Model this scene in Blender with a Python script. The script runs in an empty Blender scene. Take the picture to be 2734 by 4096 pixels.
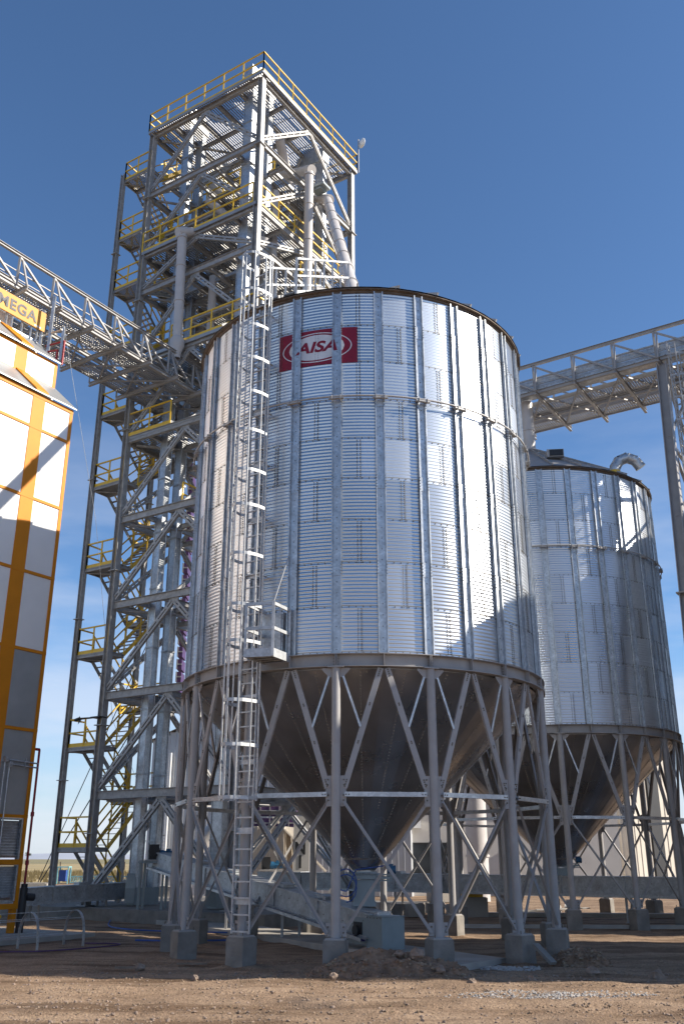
import bpy, math, random
from mathutils import Vector, Matrix, noise
random.seed(7)
PI = math.pi
sc = bpy.context.scene
# ------------------------------------------------------------------ camera
cam = bpy.data.cameras.new('camera'); cam_o = bpy.data.objects.new('camera', cam)
sc.collection.objects.link(cam_o); sc.camera = cam_o
cam.sensor_fit = 'VERTICAL'; cam.sensor_height = 36.0; cam.lens = 36.0*3715.03/4096.0
cam.clip_start = 0.1; cam.clip_end = 20000
cam_o.location = (0, 0, 2.0); cam_o.rotation_euler = (PI/2 + 0.3575, 0, 0)
# ------------------------------------------------------------------ sun and sky
SUN_EL = math.radians(31.0); SUN_AZ = math.radians(96.0)      # azimuth clockwise from +Y
sdir = Vector((math.sin(SUN_AZ)*math.cos(SUN_EL), math.cos(SUN_AZ)*math.cos(SUN_EL), math.sin(SUN_EL)))
sun = bpy.data.lights.new('sun', 'SUN'); sun.energy = 4.7; sun.angle = math.radians(0.53); sun.color = (1.0, 0.91, 0.78)
sun_o = bpy.data.objects.new('sun', sun); sc.collection.objects.link(sun_o)
sun_o.rotation_euler = sdir.to_track_quat('Z', 'Y').to_euler()
world = bpy.data.worlds.new('World'); sc.world = world; world.use_nodes = True
wt = world.node_tree; wt.nodes.clear()
wo = wt.nodes.new('ShaderNodeOutputWorld'); bg = wt.nodes.new('ShaderNodeBackground')
sky = wt.nodes.new('ShaderNodeTexSky'); sky.sky_type = 'NISHITA'; sky.sun_disc = False
sky.sun_elevation = SUN_EL; sky.sun_rotation = SUN_AZ
sky.altitude = 1200; sky.air_density = 1.0; sky.dust_density = 0.5; sky.ozone_density = 4.0
bg.inputs[1].default_value = 0.096
# faint real clouds low in the sky, laid out by world direction
tc = wt.nodes.new('ShaderNodeTexCoord'); mp = wt.nodes.new('ShaderNodeMapping'); mp.inputs['Scale'].default_value = (2.2, 2.2, 9.0)
nz = wt.nodes.new('ShaderNodeTexNoise'); nz.inputs['Scale'].default_value = 1.6; nz.inputs['Detail'].default_value = 7; nz.inputs['Roughness'].default_value = 0.55
rp = wt.nodes.new('ShaderNodeValToRGB'); rp.color_ramp.elements[0].position = 0.40; rp.color_ramp.elements[1].position = 0.62
sp = wt.nodes.new('ShaderNodeSeparateXYZ'); r2 = wt.nodes.new('ShaderNodeValToRGB')
r2.color_ramp.elements[0].position = 0.0; r2.color_ramp.elements[0].color = (1, 1, 1, 1)
r2.color_ramp.elements[1].position = 0.48; r2.color_ramp.elements[1].color = (0, 0, 0, 1)
mu = wt.nodes.new('ShaderNodeMath'); mu.operation = 'MULTIPLY'; mu2 = wt.nodes.new('ShaderNodeMath'); mu2.operation = 'MULTIPLY'; mu2.inputs[1].default_value = 0.65
mx = wt.nodes.new('ShaderNodeMixRGB'); mx.inputs[2].default_value = (5.0, 5.2, 5.8, 1)
hs = wt.nodes.new('ShaderNodeHueSaturation'); hs.inputs['Saturation'].default_value = 1.07
L = wt.links.new
L(tc.outputs['Generated'], mp.inputs[0]); L(mp.outputs[0], nz.inputs[0]); L(nz.outputs[0], rp.inputs[0])
L(tc.outputs['Generated'], sp.inputs[0]); L(sp.outputs[2], r2.inputs[0])
L(rp.outputs[0], mu.inputs[0]); L(r2.outputs[0], mu.inputs[1]); L(mu.outputs[0], mu2.inputs[0])
r3_ = wt.nodes.new('ShaderNodeValToRGB'); r3_.color_ramp.elements[0].position = 0.0; r3_.color_ramp.elements[0].color = (0.78, 0.78, 0.78, 1)
r3_.color_ramp.elements[1].position = 0.20; r3_.color_ramp.elements[1].color = (0, 0, 0, 1); L(sp.outputs[2], r3_.inputs[0])
hz = wt.nodes.new('ShaderNodeMixRGB'); hz.inputs[2].default_value = (3.3, 3.8, 4.5, 1); L(r3_.outputs[0], hz.inputs[0]); L(sky.outputs[0], hz.inputs[1])
L(hz.outputs[0], hs.inputs['Color']); L(mu2.outputs[0], mx.inputs[0]); L(hs.outputs[0], mx.inputs[1]); L(mx.outputs[0], bg.inputs[0]); L(bg.outputs[0], wo.inputs[0])
sc.view_settings.view_transform = 'Standard'; sc.view_settings.look = 'None'
sc.view_settings.exposure = 0.85; sc.view_settings.gamma = 1.0
sc.render.engine = 'CYCLES'
sc.cycles.max_bounces = 6

# ------------------------------------------------------------------ materials
MATS = {}
def mat(name, col, rough=0.6, metal=0.0, var=0.12, scale=3.0, dirt=None, dirt_amt=0.0, bump=0.0, bscale=30.0, vor=0.0, rvar=0.0, stretch=(1, 1, 1), spec=0.5):
    if name in MATS: return MATS[name]
    m = bpy.data.materials.new(name); m.use_nodes = True; t = m.node_tree; N = t.nodes; K = t.links.new
    b = N['Principled BSDF']; b.inputs['Roughness'].default_value = rough; b.inputs['Metallic'].default_value = metal
    b.inputs['Specular IOR Level'].default_value = spec
    co = N.new('ShaderNodeTexCoord'); ma = N.new('ShaderNodeMapping'); ma.inputs['Scale'].default_value = stretch
    K(co.outputs['Object'], ma.inputs[0])
    n = N.new('ShaderNodeTexNoise'); n.inputs['Scale'].default_value = scale; n.inputs['Detail'].default_value = 6; K(ma.outputs[0], n.inputs[0])
    r = N.new('ShaderNodeMapRange'); r.inputs[1].default_value = 0.3; r.inputs[2].default_value = 0.7; r.inputs[3].default_value = 1-var; r.inputs[4].default_value = 1+var
    K(n.outputs[0], r.inputs[0])
    v = N.new('ShaderNodeVectorMath'); v.operation = 'SCALE'; v.inputs[0].default_value = col[:3]; K(r.outputs[0], v.inputs['Scale'])
    out = v.outputs[0]
    if vor:
        w = N.new('ShaderNodeTexVoronoi'); w.inputs['Scale'].default_value = vor; K(ma.outputs[0], w.inputs[0])
        g = N.new('ShaderNodeSeparateColor'); K(w.outputs['Color'], g.inputs[0])
        r3 = N.new('ShaderNodeMapRange'); r3.inputs[3].default_value = 0.86; r3.inputs[4].default_value = 1.12; K(g.outputs[0], r3.inputs[0])
        v2 = N.new('ShaderNodeVectorMath'); v2.operation = 'SCALE'; K(out, v2.inputs[0]); K(r3.outputs[0], v2.inputs['Scale']); out = v2.outputs[0]
    if dirt:
        n2 = N.new('ShaderNodeTexNoise'); n2.inputs['Scale'].default_value = scale*0.45; n2.inputs['Detail'].default_value = 9; n2.inputs['Roughness'].default_value = 0.65; K(ma.outputs[0], n2.inputs[0])
        r4 = N.new('ShaderNodeMapRange'); r4.inputs[1].default_value = 0.5; r4.inputs[2].default_value = 0.72; r4.inputs[4].default_value = dirt_amt; K(n2.outputs[0], r4.inputs[0])
        mi = N.new('ShaderNodeMixRGB'); mi.inputs[2].default_value = (*dirt, 1); K(r4.outputs[0], mi.inputs[0]); K(out, mi.inputs[1]); out = mi.outputs[0]
    K(out, b.inputs['Base Color'])
    if rvar:
        n3 = N.new('ShaderNodeTexNoise'); n3.inputs['Scale'].default_value = scale*0.6; n3.inputs['Detail'].default_value = 5; K(ma.outputs[0], n3.inputs[0])
        r5 = N.new('ShaderNodeMapRange'); r5.inputs[1].default_value = 0.3; r5.inputs[2].default_value = 0.7; r5.inputs[3].default_value = rough-rvar; r5.inputs[4].default_value = rough+rvar
        K(n3.outputs[0], r5.inputs[0]); K(r5.outputs[0], b.inputs['Roughness'])
    if bump:
        n4 = N.new('ShaderNodeTexNoise'); n4.inputs['Scale'].default_value = bscale; n4.inputs['Detail'].default_value = 5; K(ma.outputs[0], n4.inputs[0])
        bm = N.new('ShaderNodeBump'); bm.inputs['Strength'].default_value = bump; bm.inputs['Distance'].default_value = 0.03; K(n4.outputs[0], bm.inputs['Height']); K(bm.outputs[0], b.inputs['Normal'])
    MATS[name] = m; return m
GALV = mat('galvanised', (0.50, 0.52, 0.54), 0.46, 0.8, 0.14, 5, vor=22, rvar=0.08)
WALL = mat('galvanised_sheet', (0.60, 0.635, 0.675), 0.33, 0.92, 0.05, 1.2, rvar=0.04, stretch=(1, 1, 0.25))
STIFF = mat('galvanised_channel', (0.50, 0.53, 0.56), 0.45, 0.8, 0.16, 4, vor=20, rvar=0.06)
def wall_mat():
    m = WALL; t = m.node_tree; N = t.nodes; K = t.links.new; b = N['Principled BSDF']
    co = N.new('ShaderNodeTexCoord'); sx = N.new('ShaderNodeSeparateXYZ'); K(co.outputs['Object'], sx.inputs[0])
    def M(op, a, c=None, d=None):
        n = N.new('ShaderNodeMath'); n.operation = op
        for i, v in enumerate((a, c, d)):
            if v is None: continue
            if isinstance(v, (int, float)): n.inputs[i].default_value = v
            else: K(v, n.inputs[i])
        return n.outputs[0]
    ang = M('ARCTAN2', sx.outputs[0], M('MULTIPLY', sx.outputs[1], -1.0))
    row = M('FLOOR', M('DIVIDE', M('SUBTRACT', 15.13, sx.outputs[2]), (15.13-6.09)/9))
    par = M('MODULO', row, 2.0)
    bay = 2*PI/28
    u_ = M('DIVIDE', M('SUBTRACT', ang, -0.1446+bay/2), bay)           # seams in mid bay, every second bay, staggered by row
    col = M('FLOOR', M('DIVIDE', M('ADD', u_, par), 2.0))
    cx = N.new('ShaderNodeCombineXYZ'); K(col, cx.inputs[0]); K(row, cx.inputs[1])
    wn = N.new('ShaderNodeTexWhiteNoise'); wn.noise_dimensions = '2D'; K(cx.outputs[0], wn.inputs['Vector'])
    src = b.inputs['Base Color'].links[0].from_socket
    v = N.new('ShaderNodeVectorMath'); v.operation = 'SCALE'; K(src, v.inputs[0]); K(M('MULTIPLY_ADD', wn.outputs['Value'], 0.20, 0.90), v.inputs['Scale']); K(v.outputs[0], b.inputs['Base Color'])
    rs = b.inputs['Roughness'].links[0].from_socket; K(M('ADD', rs, M('MULTIPLY_ADD', wn.outputs['Value'], 0.12, -0.06)), b.inputs['Roughness'])
wall_mat()
CONE = mat('dusty_cone_sheet', (0.48, 0.48, 0.49), 0.32, 0.9, 0.2, 1.1, dirt=(0.22, 0.20, 0.185), dirt_amt=0.4, rvar=0.1)
BRASS = mat('dusty_bolt_heads', (0.40, 0.36, 0.30), 0.6, 0.3)
LADG = mat('ladder_galvanised', (0.45, 0.465, 0.48), 0.55, 0.55, 0.12, 6, vor=20)
BOLT = mat('bolt_zinc', (0.16, 0.14, 0.11), 0.5, 0.6)
PAINT = mat('taupe_paint', (0.32, 0.312, 0.31), 0.5, 0.0, 0.06, 4, dirt=(0.25, 0.21, 0.18), dirt_amt=0.35)
STEEL = mat('tower_galvanised_steel', (0.34, 0.335, 0.33), 0.55, 0.15, 0.14, 4, vor=9)
DARKST = mat('tower_dark_steel', (0.37, 0.365, 0.36), 0.55, 0.2, 0.12, 4)
YEL = mat('yellow_paint', (0.74, 0.47, 0.035), 0.45, 0.0, 0.08, 3)
GRATE = mat('grating_steel', (0.36, 0.36, 0.36), 0.5, 0.5)
PIPE = mat('spout_pipe_paint', (0.50, 0.475, 0.46), 0.45, 0.0, 0.06, 2, dirt=(0.33, 0.28, 0.24), dirt_amt=0.3)
WHITE = mat('dryer_white_sheet', (0.80, 0.80, 0.78), 0.38, 0.0, 0.04, 1.2)
DGREY = mat('galvanised_and_shaded_sheet', (0.42, 0.43, 0.43), 0.45, 0.6, 0.1, 1.5)
ORAN = mat('orange_paint', (0.62, 0.22, 0.008), 0.5, 0.0, 0.06, 2, spec=0.25)
SIGNO = mat('sign_orange', (0.62, 0.30, 0.06), 0.55, 0.0, 0.05, 2, spec=0.25)
SIGNB = mat('sign_grey_letters', (0.10, 0.10, 0.11), 0.55, spec=0.25)
RED = mat('red_paint', (0.32, 0.01, 0.02), 0.4)
LOGO = mat('logo_red', (0.21, 0.0, 0.018), 0.42, 0.0, 0.06, 3)
LWHT = mat('logo_white', (0.60, 0.63, 0.68), 0.45)
CONC = mat('concrete', (0.21, 0.195, 0.175), 0.9, 0, 0.18, 3, dirt=(0.12, 0.10, 0.085), dirt_amt=0.7, bump=0.35, bscale=25)
CONCL = mat('pale_concrete', (0.34, 0.32, 0.29), 0.9, 0, 0.12, 2, dirt=(0.26, 0.22, 0.18), dirt_amt=0.5, bump=0.2, bscale=12)
BLACK = mat('black_paint', (0.02, 0.02, 0.022), 0.5)
BLUE = mat('blue_motor_paint', (0.02, 0.10, 0.20), 0.4)
PURP = mat('purple_cable', (0.035, 0.015, 0.10), 0.5)
BLUEC = mat('blue_cable', (0.03, 0.08, 0.30), 0.5)
TEAL = mat('turquoise_paint', (0.22, 0.52, 0.56), 0.5)
CLAD = mat('grey_cladding', (0.52, 0.54, 0.56), 0.45, 0.3, 0.06, 0.6)
BEIGE = mat('beige_cladding', (0.48, 0.44, 0.38), 0.6, 0.0, 0.1, 0.8)
PLAST = mat('plaster', (0.52, 0.50, 0.47), 0.9, 0, 0.06, 1)
PURPP = mat('purple_sheet', (0.07, 0.03, 0.10), 0.5, 0, 0.3, 6)
GLASS = mat('dark_glass', (0.03, 0.035, 0.04), 0.1)
RUST = mat('rusty_rim', (0.15, 0.115, 0.09), 0.7, 0.3, 0.25, 6)
BRICK = mat('brick', (0.35, 0.12, 0.07), 0.9, 0, 0.2, 8)
WOOD = mat('weathered_board', (0.20, 0.15, 0.11), 0.9, 0, 0.2, 8)
LEAF = mat('tree_leaves', (0.05, 0.07, 0.04), 0.8, 0, 0.3, 1)
BARK = mat('bark', (0.12, 0.09, 0.07), 0.9)
CVG = mat('conveyor_galvanised', (0.43, 0.45, 0.465), 0.5, 0.6, 0.16, 4, vor=18, dirt=(0.22, 0.18, 0.15), dirt_amt=0.5)
GATEP = mat('grey_machine_paint', (0.23, 0.275, 0.29), 0.4, 0.1, 0.06, 4)

def soil_mat():
    m = bpy.data.materials.new('soil'); m.use_nodes = True; t = m.node_tree; N = t.nodes; K = t.links.new; b = N['Principled BSDF']
    b.inputs['Roughness'].default_value = 0.95; b.inputs['Specular IOR Level'].default_value = 0.2
    co = N.new('ShaderNodeTexCoord')
    def ns(s, d=8, r=0.6, st=None):
        n = N.new('ShaderNodeTexNoise'); n.inputs['Scale'].default_value = s; n.inputs['Detail'].default_value = d; n.inputs['Roughness'].default_value = r
        if st:
            p = N.new('ShaderNodeMapping'); p.inputs['Scale'].default_value = st; K(co.outputs['Object'], p.inputs[0]); K(p.outputs[0], n.inputs[0])
        else: K(co.outputs['Object'], n.inputs[0])
        return n.outputs[0]
    def ramp(src, stops):
        r = N.new('ShaderNodeValToRGB'); e = r.color_ramp.elements
        while len(e) < len(stops): e.new(0.5)
        for i, (p, c) in enumerate(stops): e[i].position = p; e[i].color = (*c, 1)
        K(src, r.inputs[0]); return r.outputs[0]
    def mix(f, a, c, mode='MIX'):
        x = N.new('ShaderNodeMixRGB'); x.blend_type = mode
        for i, s in ((0, f), (1, a), (2, c)):
            if isinstance(s, (int, float)): x.inputs[i].default_value = s
            elif isinstance(s, tuple): x.inputs[i].default_value = (*s, 1)
            else: K(s, x.inputs[i])
        return x.outputs[0]
    base = ramp(ns(0.8, 12, 0.7), [(0.30, (0.19, 0.13, 0.086)), (0.5, (0.31, 0.218, 0.148)), (0.72, (0.41, 0.30, 0.21))])
    tracks = ramp(ns(1.3, 9, 0.65, (0.14, 1.0, 1)), [(0.40, (0.42, 0.37, 0.34)), (0.52, (1, 1, 1))])
    c = mix(0.75, base, tracks, 'MULTIPLY')
    fine = ramp(ns(26, 8, 0.75), [(0.36, (0.50, 0.47, 0.44)), (0.5, (1, 1, 1)), (0.66, (1.3, 1.27, 1.22))])
    c = mix(0.9, c, fine, 'MULTIPLY')
    # scattered grain kernels and grit
    v = N.new('ShaderNodeTexVoronoi'); v.inputs['Scale'].default_value = 26; K(co.outputs['Object'], v.inputs[0])
    dots = ramp(v.outputs['Distance'], [(0.12, (1, 1, 1)), (0.2, (0, 0, 0))])
    patch = ramp(ns(0.9, 4), [(0.46, (0, 0, 0)), (0.62, (1, 1, 1))])
    f = mix(1.0, dots, patch, 'MULTIPLY'); c = mix(f, c, (0.55, 0.42, 0.22))
    # dark damp spots
    damp = ramp(ns(0.55, 6, 0.65), [(0.30, (1, 1, 1)), (0.42, (0, 0, 0))]); c = mix(damp, c, (0.16, 0.115, 0.085))
    K(c, b.inputs['Base Color'])
    bm = N.new('ShaderNodeBump'); bm.inputs['Strength'].default_value = 0.7; bm.inputs['Distance'].default_value = 0.05
    hsum = N.new('ShaderNodeMath'); hsum.operation = 'ADD'; K(ns(7, 9, 0.7), hsum.inputs[0]); K(ns(30, 5, 0.6), hsum.inputs[1])
    K(hsum.outputs[0], bm.inputs['Height']); K(bm.outputs[0], b.inputs['Normal'])
    return m
SOIL = soil_mat()
DIRT = mat('dug_dirt', (0.20, 0.125, 0.08), 0.95, 0, 0.35, 6, dirt=(0.34, 0.24, 0.17), dirt_amt=0.8, bump=0.9, bscale=22)
STONE = mat('stone', (0.24, 0.18, 0.14), 0.9, 0, 0.3, 9, bump=0.4, bscale=20)
GRIT = mat('gravel_chips', (0.25, 0.185, 0.125), 0.9, 0, 0.4, 2)
PALEG = mat('pale_rubble', (0.36, 0.335, 0.31), 0.9, 0, 0.2, 9)
GRASS = mat('dry_grass', (0.34, 0.26, 0.12), 0.95, 0, 0.35, 0.25, dirt=(0.16, 0.12, 0.06), dirt_amt=0.6, stretch=(0.3, 1, 1))
GREENF = mat('far_field', (0.22, 0.19, 0.09), 0.95, 0, 0.3, 0.02, dirt=(0.12, 0.08, 0.05), dirt_amt=0.7, stretch=(0.2, 1, 1))
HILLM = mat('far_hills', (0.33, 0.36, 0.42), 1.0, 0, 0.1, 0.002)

# ------------------------------------------------------------------ mesh builder
class MB:
    def __init__(s): s.v = []; s.f = []; s.m = []; s.sm = []
    def add(s, vs, fs, mi=0, smooth=False):
        o = len(s.v); s.v += [tuple(p) for p in vs]
        for f in fs: s.f.append(tuple(i+o for i in f)); s.m.append(mi); s.sm.append(smooth)
    def box(s, c, d, rz=0.0, mi=0, M=None):
        x, y, z = d[0]/2, d[1]/2, d[2]/2; R = Matrix.Rotation(rz, 3, 'Z') if M is None else M; c = Vector(c)
        vs = [c + R @ Vector((a*x, b*y, e*z)) for a in (-1, 1) for b in (-1, 1) for e in (-1, 1)]
        s.add(vs, [(0, 1, 3, 2), (4, 6, 7, 5), (0, 4, 5, 1), (2, 3, 7, 6), (0, 2, 6, 4), (1, 5, 7, 3)], mi)
    def frame(s, p, q, up):
        p = Vector(p); q = Vector(q); d = (q-p).normalized(); up = Vector(up)
        if abs(d.dot(up.normalized())) > 0.999: up = Vector((1, 0, 0)) if abs(d.x) < 0.9 else Vector((0, 1, 0))
        a = d.cross(up).normalized(); b = a.cross(d).normalized(); return p, q, a, b
    def prof(s, p, q, rects, up=(0, 0, 1), mi=0):
        p, q, a, b = s.frame(p, q, up)
        for (x0, x1, y0, y1) in rects:
            vs = [e + a*x + b*y for e in (p, q) for (x, y) in ((x0, y0), (x1, y0), (x1, y1), (x0, y1))]
            s.add(vs, [(0, 3, 2, 1), (4, 5, 6, 7), (0, 1, 5, 4), (1, 2, 6, 5), (2, 3, 7, 6), (3, 0, 4, 7)], mi)
    def bar(s, p, q, w, h=None, up=(0, 0, 1), mi=0):
        h = h or w; s.prof(p, q, [(-w/2, w/2, -h/2, h/2)], up, mi)
    def ibeam(s, p, q, w, h, t=0.02, up=(0, 0, 1), mi=0):
        s.prof(p, q, [(-w/2, w/2, -h/2, -h/2+t), (-w/2, w/2, h/2-t, h/2), (-t/2, t/2, -h/2+t, h/2-t)], up, mi)
    def chan(s, p, q, w, h, t=0.015, up=(0, 0, 1), mi=0):   # web faces -a side
        s.prof(p, q, [(-w/2, -w/2+t, -h/2+t, h/2-t), (-w/2, w/2, -h/2, -h/2+t), (-w/2, w/2, h/2-t, h/2)], up, mi)
    def twin(s, p, q, w, gap=0.06, up=(0, 0, 1), mi=0):     # twin channels with batten plates
        s.prof(p, q, [(-w/2, w/2, gap/2, gap/2+0.08), (-w/2, w/2, -gap/2-0.08, -gap/2)], up, mi)
        P = Vector(p); Q = Vector(q); n = max(2, int((Q-P).length/0.7))
        for i in range(n+1):
            c = P.lerp(Q, (i+0.5)/(n+1)); d = (Q-P).normalized()*0.06
            s.prof(c-d, c+d, [(-w/2-0.006, w/2+0.006, -gap/2-0.03, gap/2+0.03)], up, mi)
    def tube(s, p, q, r, n=12, r2=None, caps=True, mi=0):
        r2 = r if r2 is None else r2; p, q, a, b = s.frame(p, q, (0, 0, 1)); vs = []
        for e, rr in ((p, r), (q, r2)):
            for i in range(n): t = 2*PI*i/n; vs.append(e + a*(rr*math.cos(t)) + b*(rr*math.sin(t)))
        s.add(vs, [(i, (i+1) % n, n+(i+1) % n, n+i) for i in range(n)], mi, True)
        if caps: s.add(vs, [tuple(range(n-1, -1, -1)), tuple(range(n, 2*n))], mi)
    def poly(s, pts, r, n=8, mi=0):
        for p, q in zip(pts[:-1], pts[1:]): s.tube(p, q, r, n, mi=mi)
    def lathe(s, prof, n=56, a0=0.0, c=(0, 0), mi=0, smooth=True, closed=True):
        vs = []; m = n if closed else n+1
        for r, z in prof:
            for i in range(m): t = a0+2*PI*i/n; vs.append((c[0]+r*math.sin(t), c[1]-r*math.cos(t), z))
        fs = []
        for j in range(len(prof)-1):
            for i in range(n if closed else n): k = (i+1) % m; fs.append((j*m+i, j*m+k, (j+1)*m+k, (j+1)*m+i))
        s.add(vs, fs, mi, smooth)
    def dome(s, c, nrm, r, h, mi=0, n=6):
        c = Vector(c); nrm = Vector(nrm).normalized(); up = Vector((0, 0, 1)) if abs(nrm.z) < 0.9 else Vector((1, 0, 0))
        a = nrm.cross(up).normalized(); b = nrm.cross(a)
        vs = [c + a*r*math.cos(2*PI*i/n) + b*r*math.sin(2*PI*i/n) for i in range(n)] + [c + nrm*h + (a*math.cos(2*PI*i/n) + b*math.sin(2*PI*i/n))*r*0.7 for i in range(n)]
        s.add(vs, [(i, (i+1) % n, n+(i+1) % n, n+i) for i in range(n)] + [tuple(range(n, 2*n))], mi)
    def mesh(s, name, mats):
        me = bpy.data.meshes.new(name); me.from_pydata(s.v, [], s.f)
        for m in (mats if isinstance(mats, (list, tuple)) else [mats]): me.materials.append(m)
        me.polygons.foreach_set('material_index', s.m); me.polygons.foreach_set('use_smooth', s.sm); me.update(); return me
    def build(s, name, mats, parent=None, loc=None, rz=0.0):
        o = bpy.data.objects.new(name, s.mesh(name, mats)); sc.collection.objects.link(o)
        if parent is not None: o.parent = parent
        if loc is not None: o.location = loc
        o.rotation_euler.z = rz; return o
def link(name, me, parent, loc=(0, 0, 0), rz=0.0):
    o = bpy.data.objects.new(name, me); sc.collection.objects.link(o); o.parent = parent; o.location = loc; o.rotation_euler.z = rz; return o
def tag(o, label, cat, group=None):
    o['label'] = label; o['category'] = cat
    if group: o['group'] = group
    return o
def thing(name, label, cat, loc=(0, 0, 0), rz=0.0, group=None):
    o = bpy.data.objects.new(name, None); sc.collection.objects.link(o); o.empty_display_size = 0.3
    o.location = loc; o.rotation_euler.z = rz; return tag(o, label, cat, group)
def setting(o): o['kind'] = 'structure'; return o
def copy_tree(o, parent=None, skip=()):
    c = o.copy(); sc.collection.objects.link(c); c.parent = parent
    for ch in list(o.children):
        if ch.name.split('.')[0] not in skip: copy_tree(ch, c, skip)
    return c
def text_mesh(txt, size, ext=0.0, shear=0.0, offset=0.0, spacing=1.0):
    cu = bpy.data.curves.new('txt', 'FONT'); cu.body = txt; cu.size = size; cu.extrude = ext; cu.shear = shear; cu.offset = offset
    cu.align_x = 'CENTER'; cu.align_y = 'CENTER'; cu.space_character = spacing; cu.resolution_u = 6
    o = bpy.data.objects.new('txt', cu); sc.collection.objects.link(o); dg = bpy.context.evaluated_depsgraph_get(); dg.update()
    me = bpy.data.meshes.new_from_object(o.evaluated_get(dg)); bpy.data.objects.remove(o); return me
Z = Vector((0, 0, 1))
U = Vector((0.838, -0.545, 0)).normalized(); V = Vector((0.545, 0.838, 0)).normalized()
GA = math.atan2(U.y, U.x)                                        # grid angle: local x = U, local y = V

# ================================================================== GROUND AND FAR LAND
def pile_h(x, y):
    h = 0.0
    for (cx, cy, sx, sy, a) in ((0.35, 18.75, 0.75, 0.55, 0.42), (1.15, 18.6, 0.9, 0.55, 0.36), (-0.35, 18.45, 0.6, 0.45, 0.18), (1.9, 18.9, 0.5, 0.5, 0.14), (4.7, 20.4, 0.7, 0.5, 0.38)):
        h += a*math.exp(-((x-cx)/sx)**2-((y-cy)/sy)**2)
    return h
FEET = [(0.527+4.51*math.sin(-0.1446+i*2*PI/14), 24.03-4.51*math.cos(-0.1446+i*2*PI/14)) for i in range(14)]
def make_ground():
    def axis(fine0, fine1, step, far, grow=1.16):
        a = []; x = fine0
        while x < fine1: a.append(x); x += step
        a.append(fine1); s = step; x = fine1
        while x < far[1]: s *= grow; x += s; a.append(x)
        s = step; x = fine0; b = []
        while x > far[0]: s *= grow; x -= s; b.append(x)
        return b[::-1]+a
    xs = axis(-13, 15, 0.13, (-9000, 9000)); ys = axis(11, 30, 0.08, (-60, 9000)); vs = []
    for y in ys:
        for x in xs:
            f = max(0.0, min(1.0, (60-abs(y-20))/40))
            z = 0.0
            if abs(x) < 60 and f > 0:
                z = (0.06*noise.noise((x*0.25, y*0.25, 3)) + 0.030*noise.noise((x*1.1, y*1.1, 1)) + 0.016*noise.noise((x*4, y*4, 2)))*f
                z += 0.07*abs(noise.noise((x*0.35, y*2.1, 7)))*f*(1 if y < 19 else 0.3)
                p = pile_h(x, y)*0.16
                for (fx, fy) in FEET:                             # soil pushed up against the footings
                    d2 = (x-fx)**2+(y-fy)**2
                    if d2 < 1.0: p += (0.05+0.05*noise.noise((x*3, y*3, 8)))*math.exp(-((math.sqrt(d2)-0.32)/0.16)**2)
                for k, yr in enumerate((14.6, 15.15, 16.5, 17.05)):  # shallow wheel ruts
                    dy = (y-yr-0.25*math.sin(x*0.22+0.5*(k//2)))/0.13
                    if abs(dy) < 3: p += -0.035*math.exp(-dy*dy)+0.018*math.exp(-(abs(dy)-1.6)**2*3)+0.008*math.sin(x*38)*math.exp(-dy*dy)
                z += p
            vs.append((x, y, z-0.02))
    nx = len(xs); fs = [(j*nx+i, j*nx+i+1, (j+1)*nx+i+1, (j+1)*nx+i) for j in range(len(ys)-1) for i in range(nx-1)]
    m = MB(); m.add(vs, fs, 0, True); setting(m.build('ground', SOIL))
make_ground()
def mound(name, cx, cy, w, d, h, seed, label, n=70, ridges=()):
    m = MB(); vs = []
    for j in range(n+1):
        for i in range(n+1):
            a = (i/n-0.5)*2; b = (j/n-0.5)*2; r = math.hypot(a, b)
            f = max(0.0, 1-r*r)**1.1
            f *= 0.75+0.7*noise.noise((a*2.2+seed, b*2.2, 5))
            for (ra, rb, rs, rh) in ridges: f += rh*math.exp(-((a-ra)**2+(b-rb)**2)/rs)
            x = cx+a*w/2; y = cy+b*d/2
            e = max(0.0, 1-r)
            z = h*f*min(1, e*4) + (0.05*noise.noise((x*6, y*6, seed)) + 0.035*noise.noise((x*15, y*15, seed)) + 0.02*noise.noise((x*34, y*34, seed)))*min(1, e*5) - 0.10*(1-min(1, e*4)) 
            vs.append((x, y, z))
    fs = [(j*(n+1)+i, j*(n+1)+i+1, (j+1)*(n+1)+i+1, (j+1)*(n+1)+i) for j in range(n) for i in range(n)]
    m.add(vs, fs, 0, False)
    rnd = random.Random(seed)
    for k in range(900):                                        # clods sitting in the heap
        i = rnd.randrange(4, n-4); j = rnd.randrange(4, n-4); p = vs[j*(n+1)+i]
        if math.hypot((i/n-.5)*2, (j/n-.5)*2) > 0.9: continue
        rock_into(m, p, rnd.choice([0.012, 0.018, 0.022, 0.03, 0.045]), rnd, 1 if rnd.random() < 0.35 else 0)
    o = m.build(name, [DIRT, GRIT]); return tag(o, label, 'dirt heap', 'heaps of dug earth')
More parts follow.
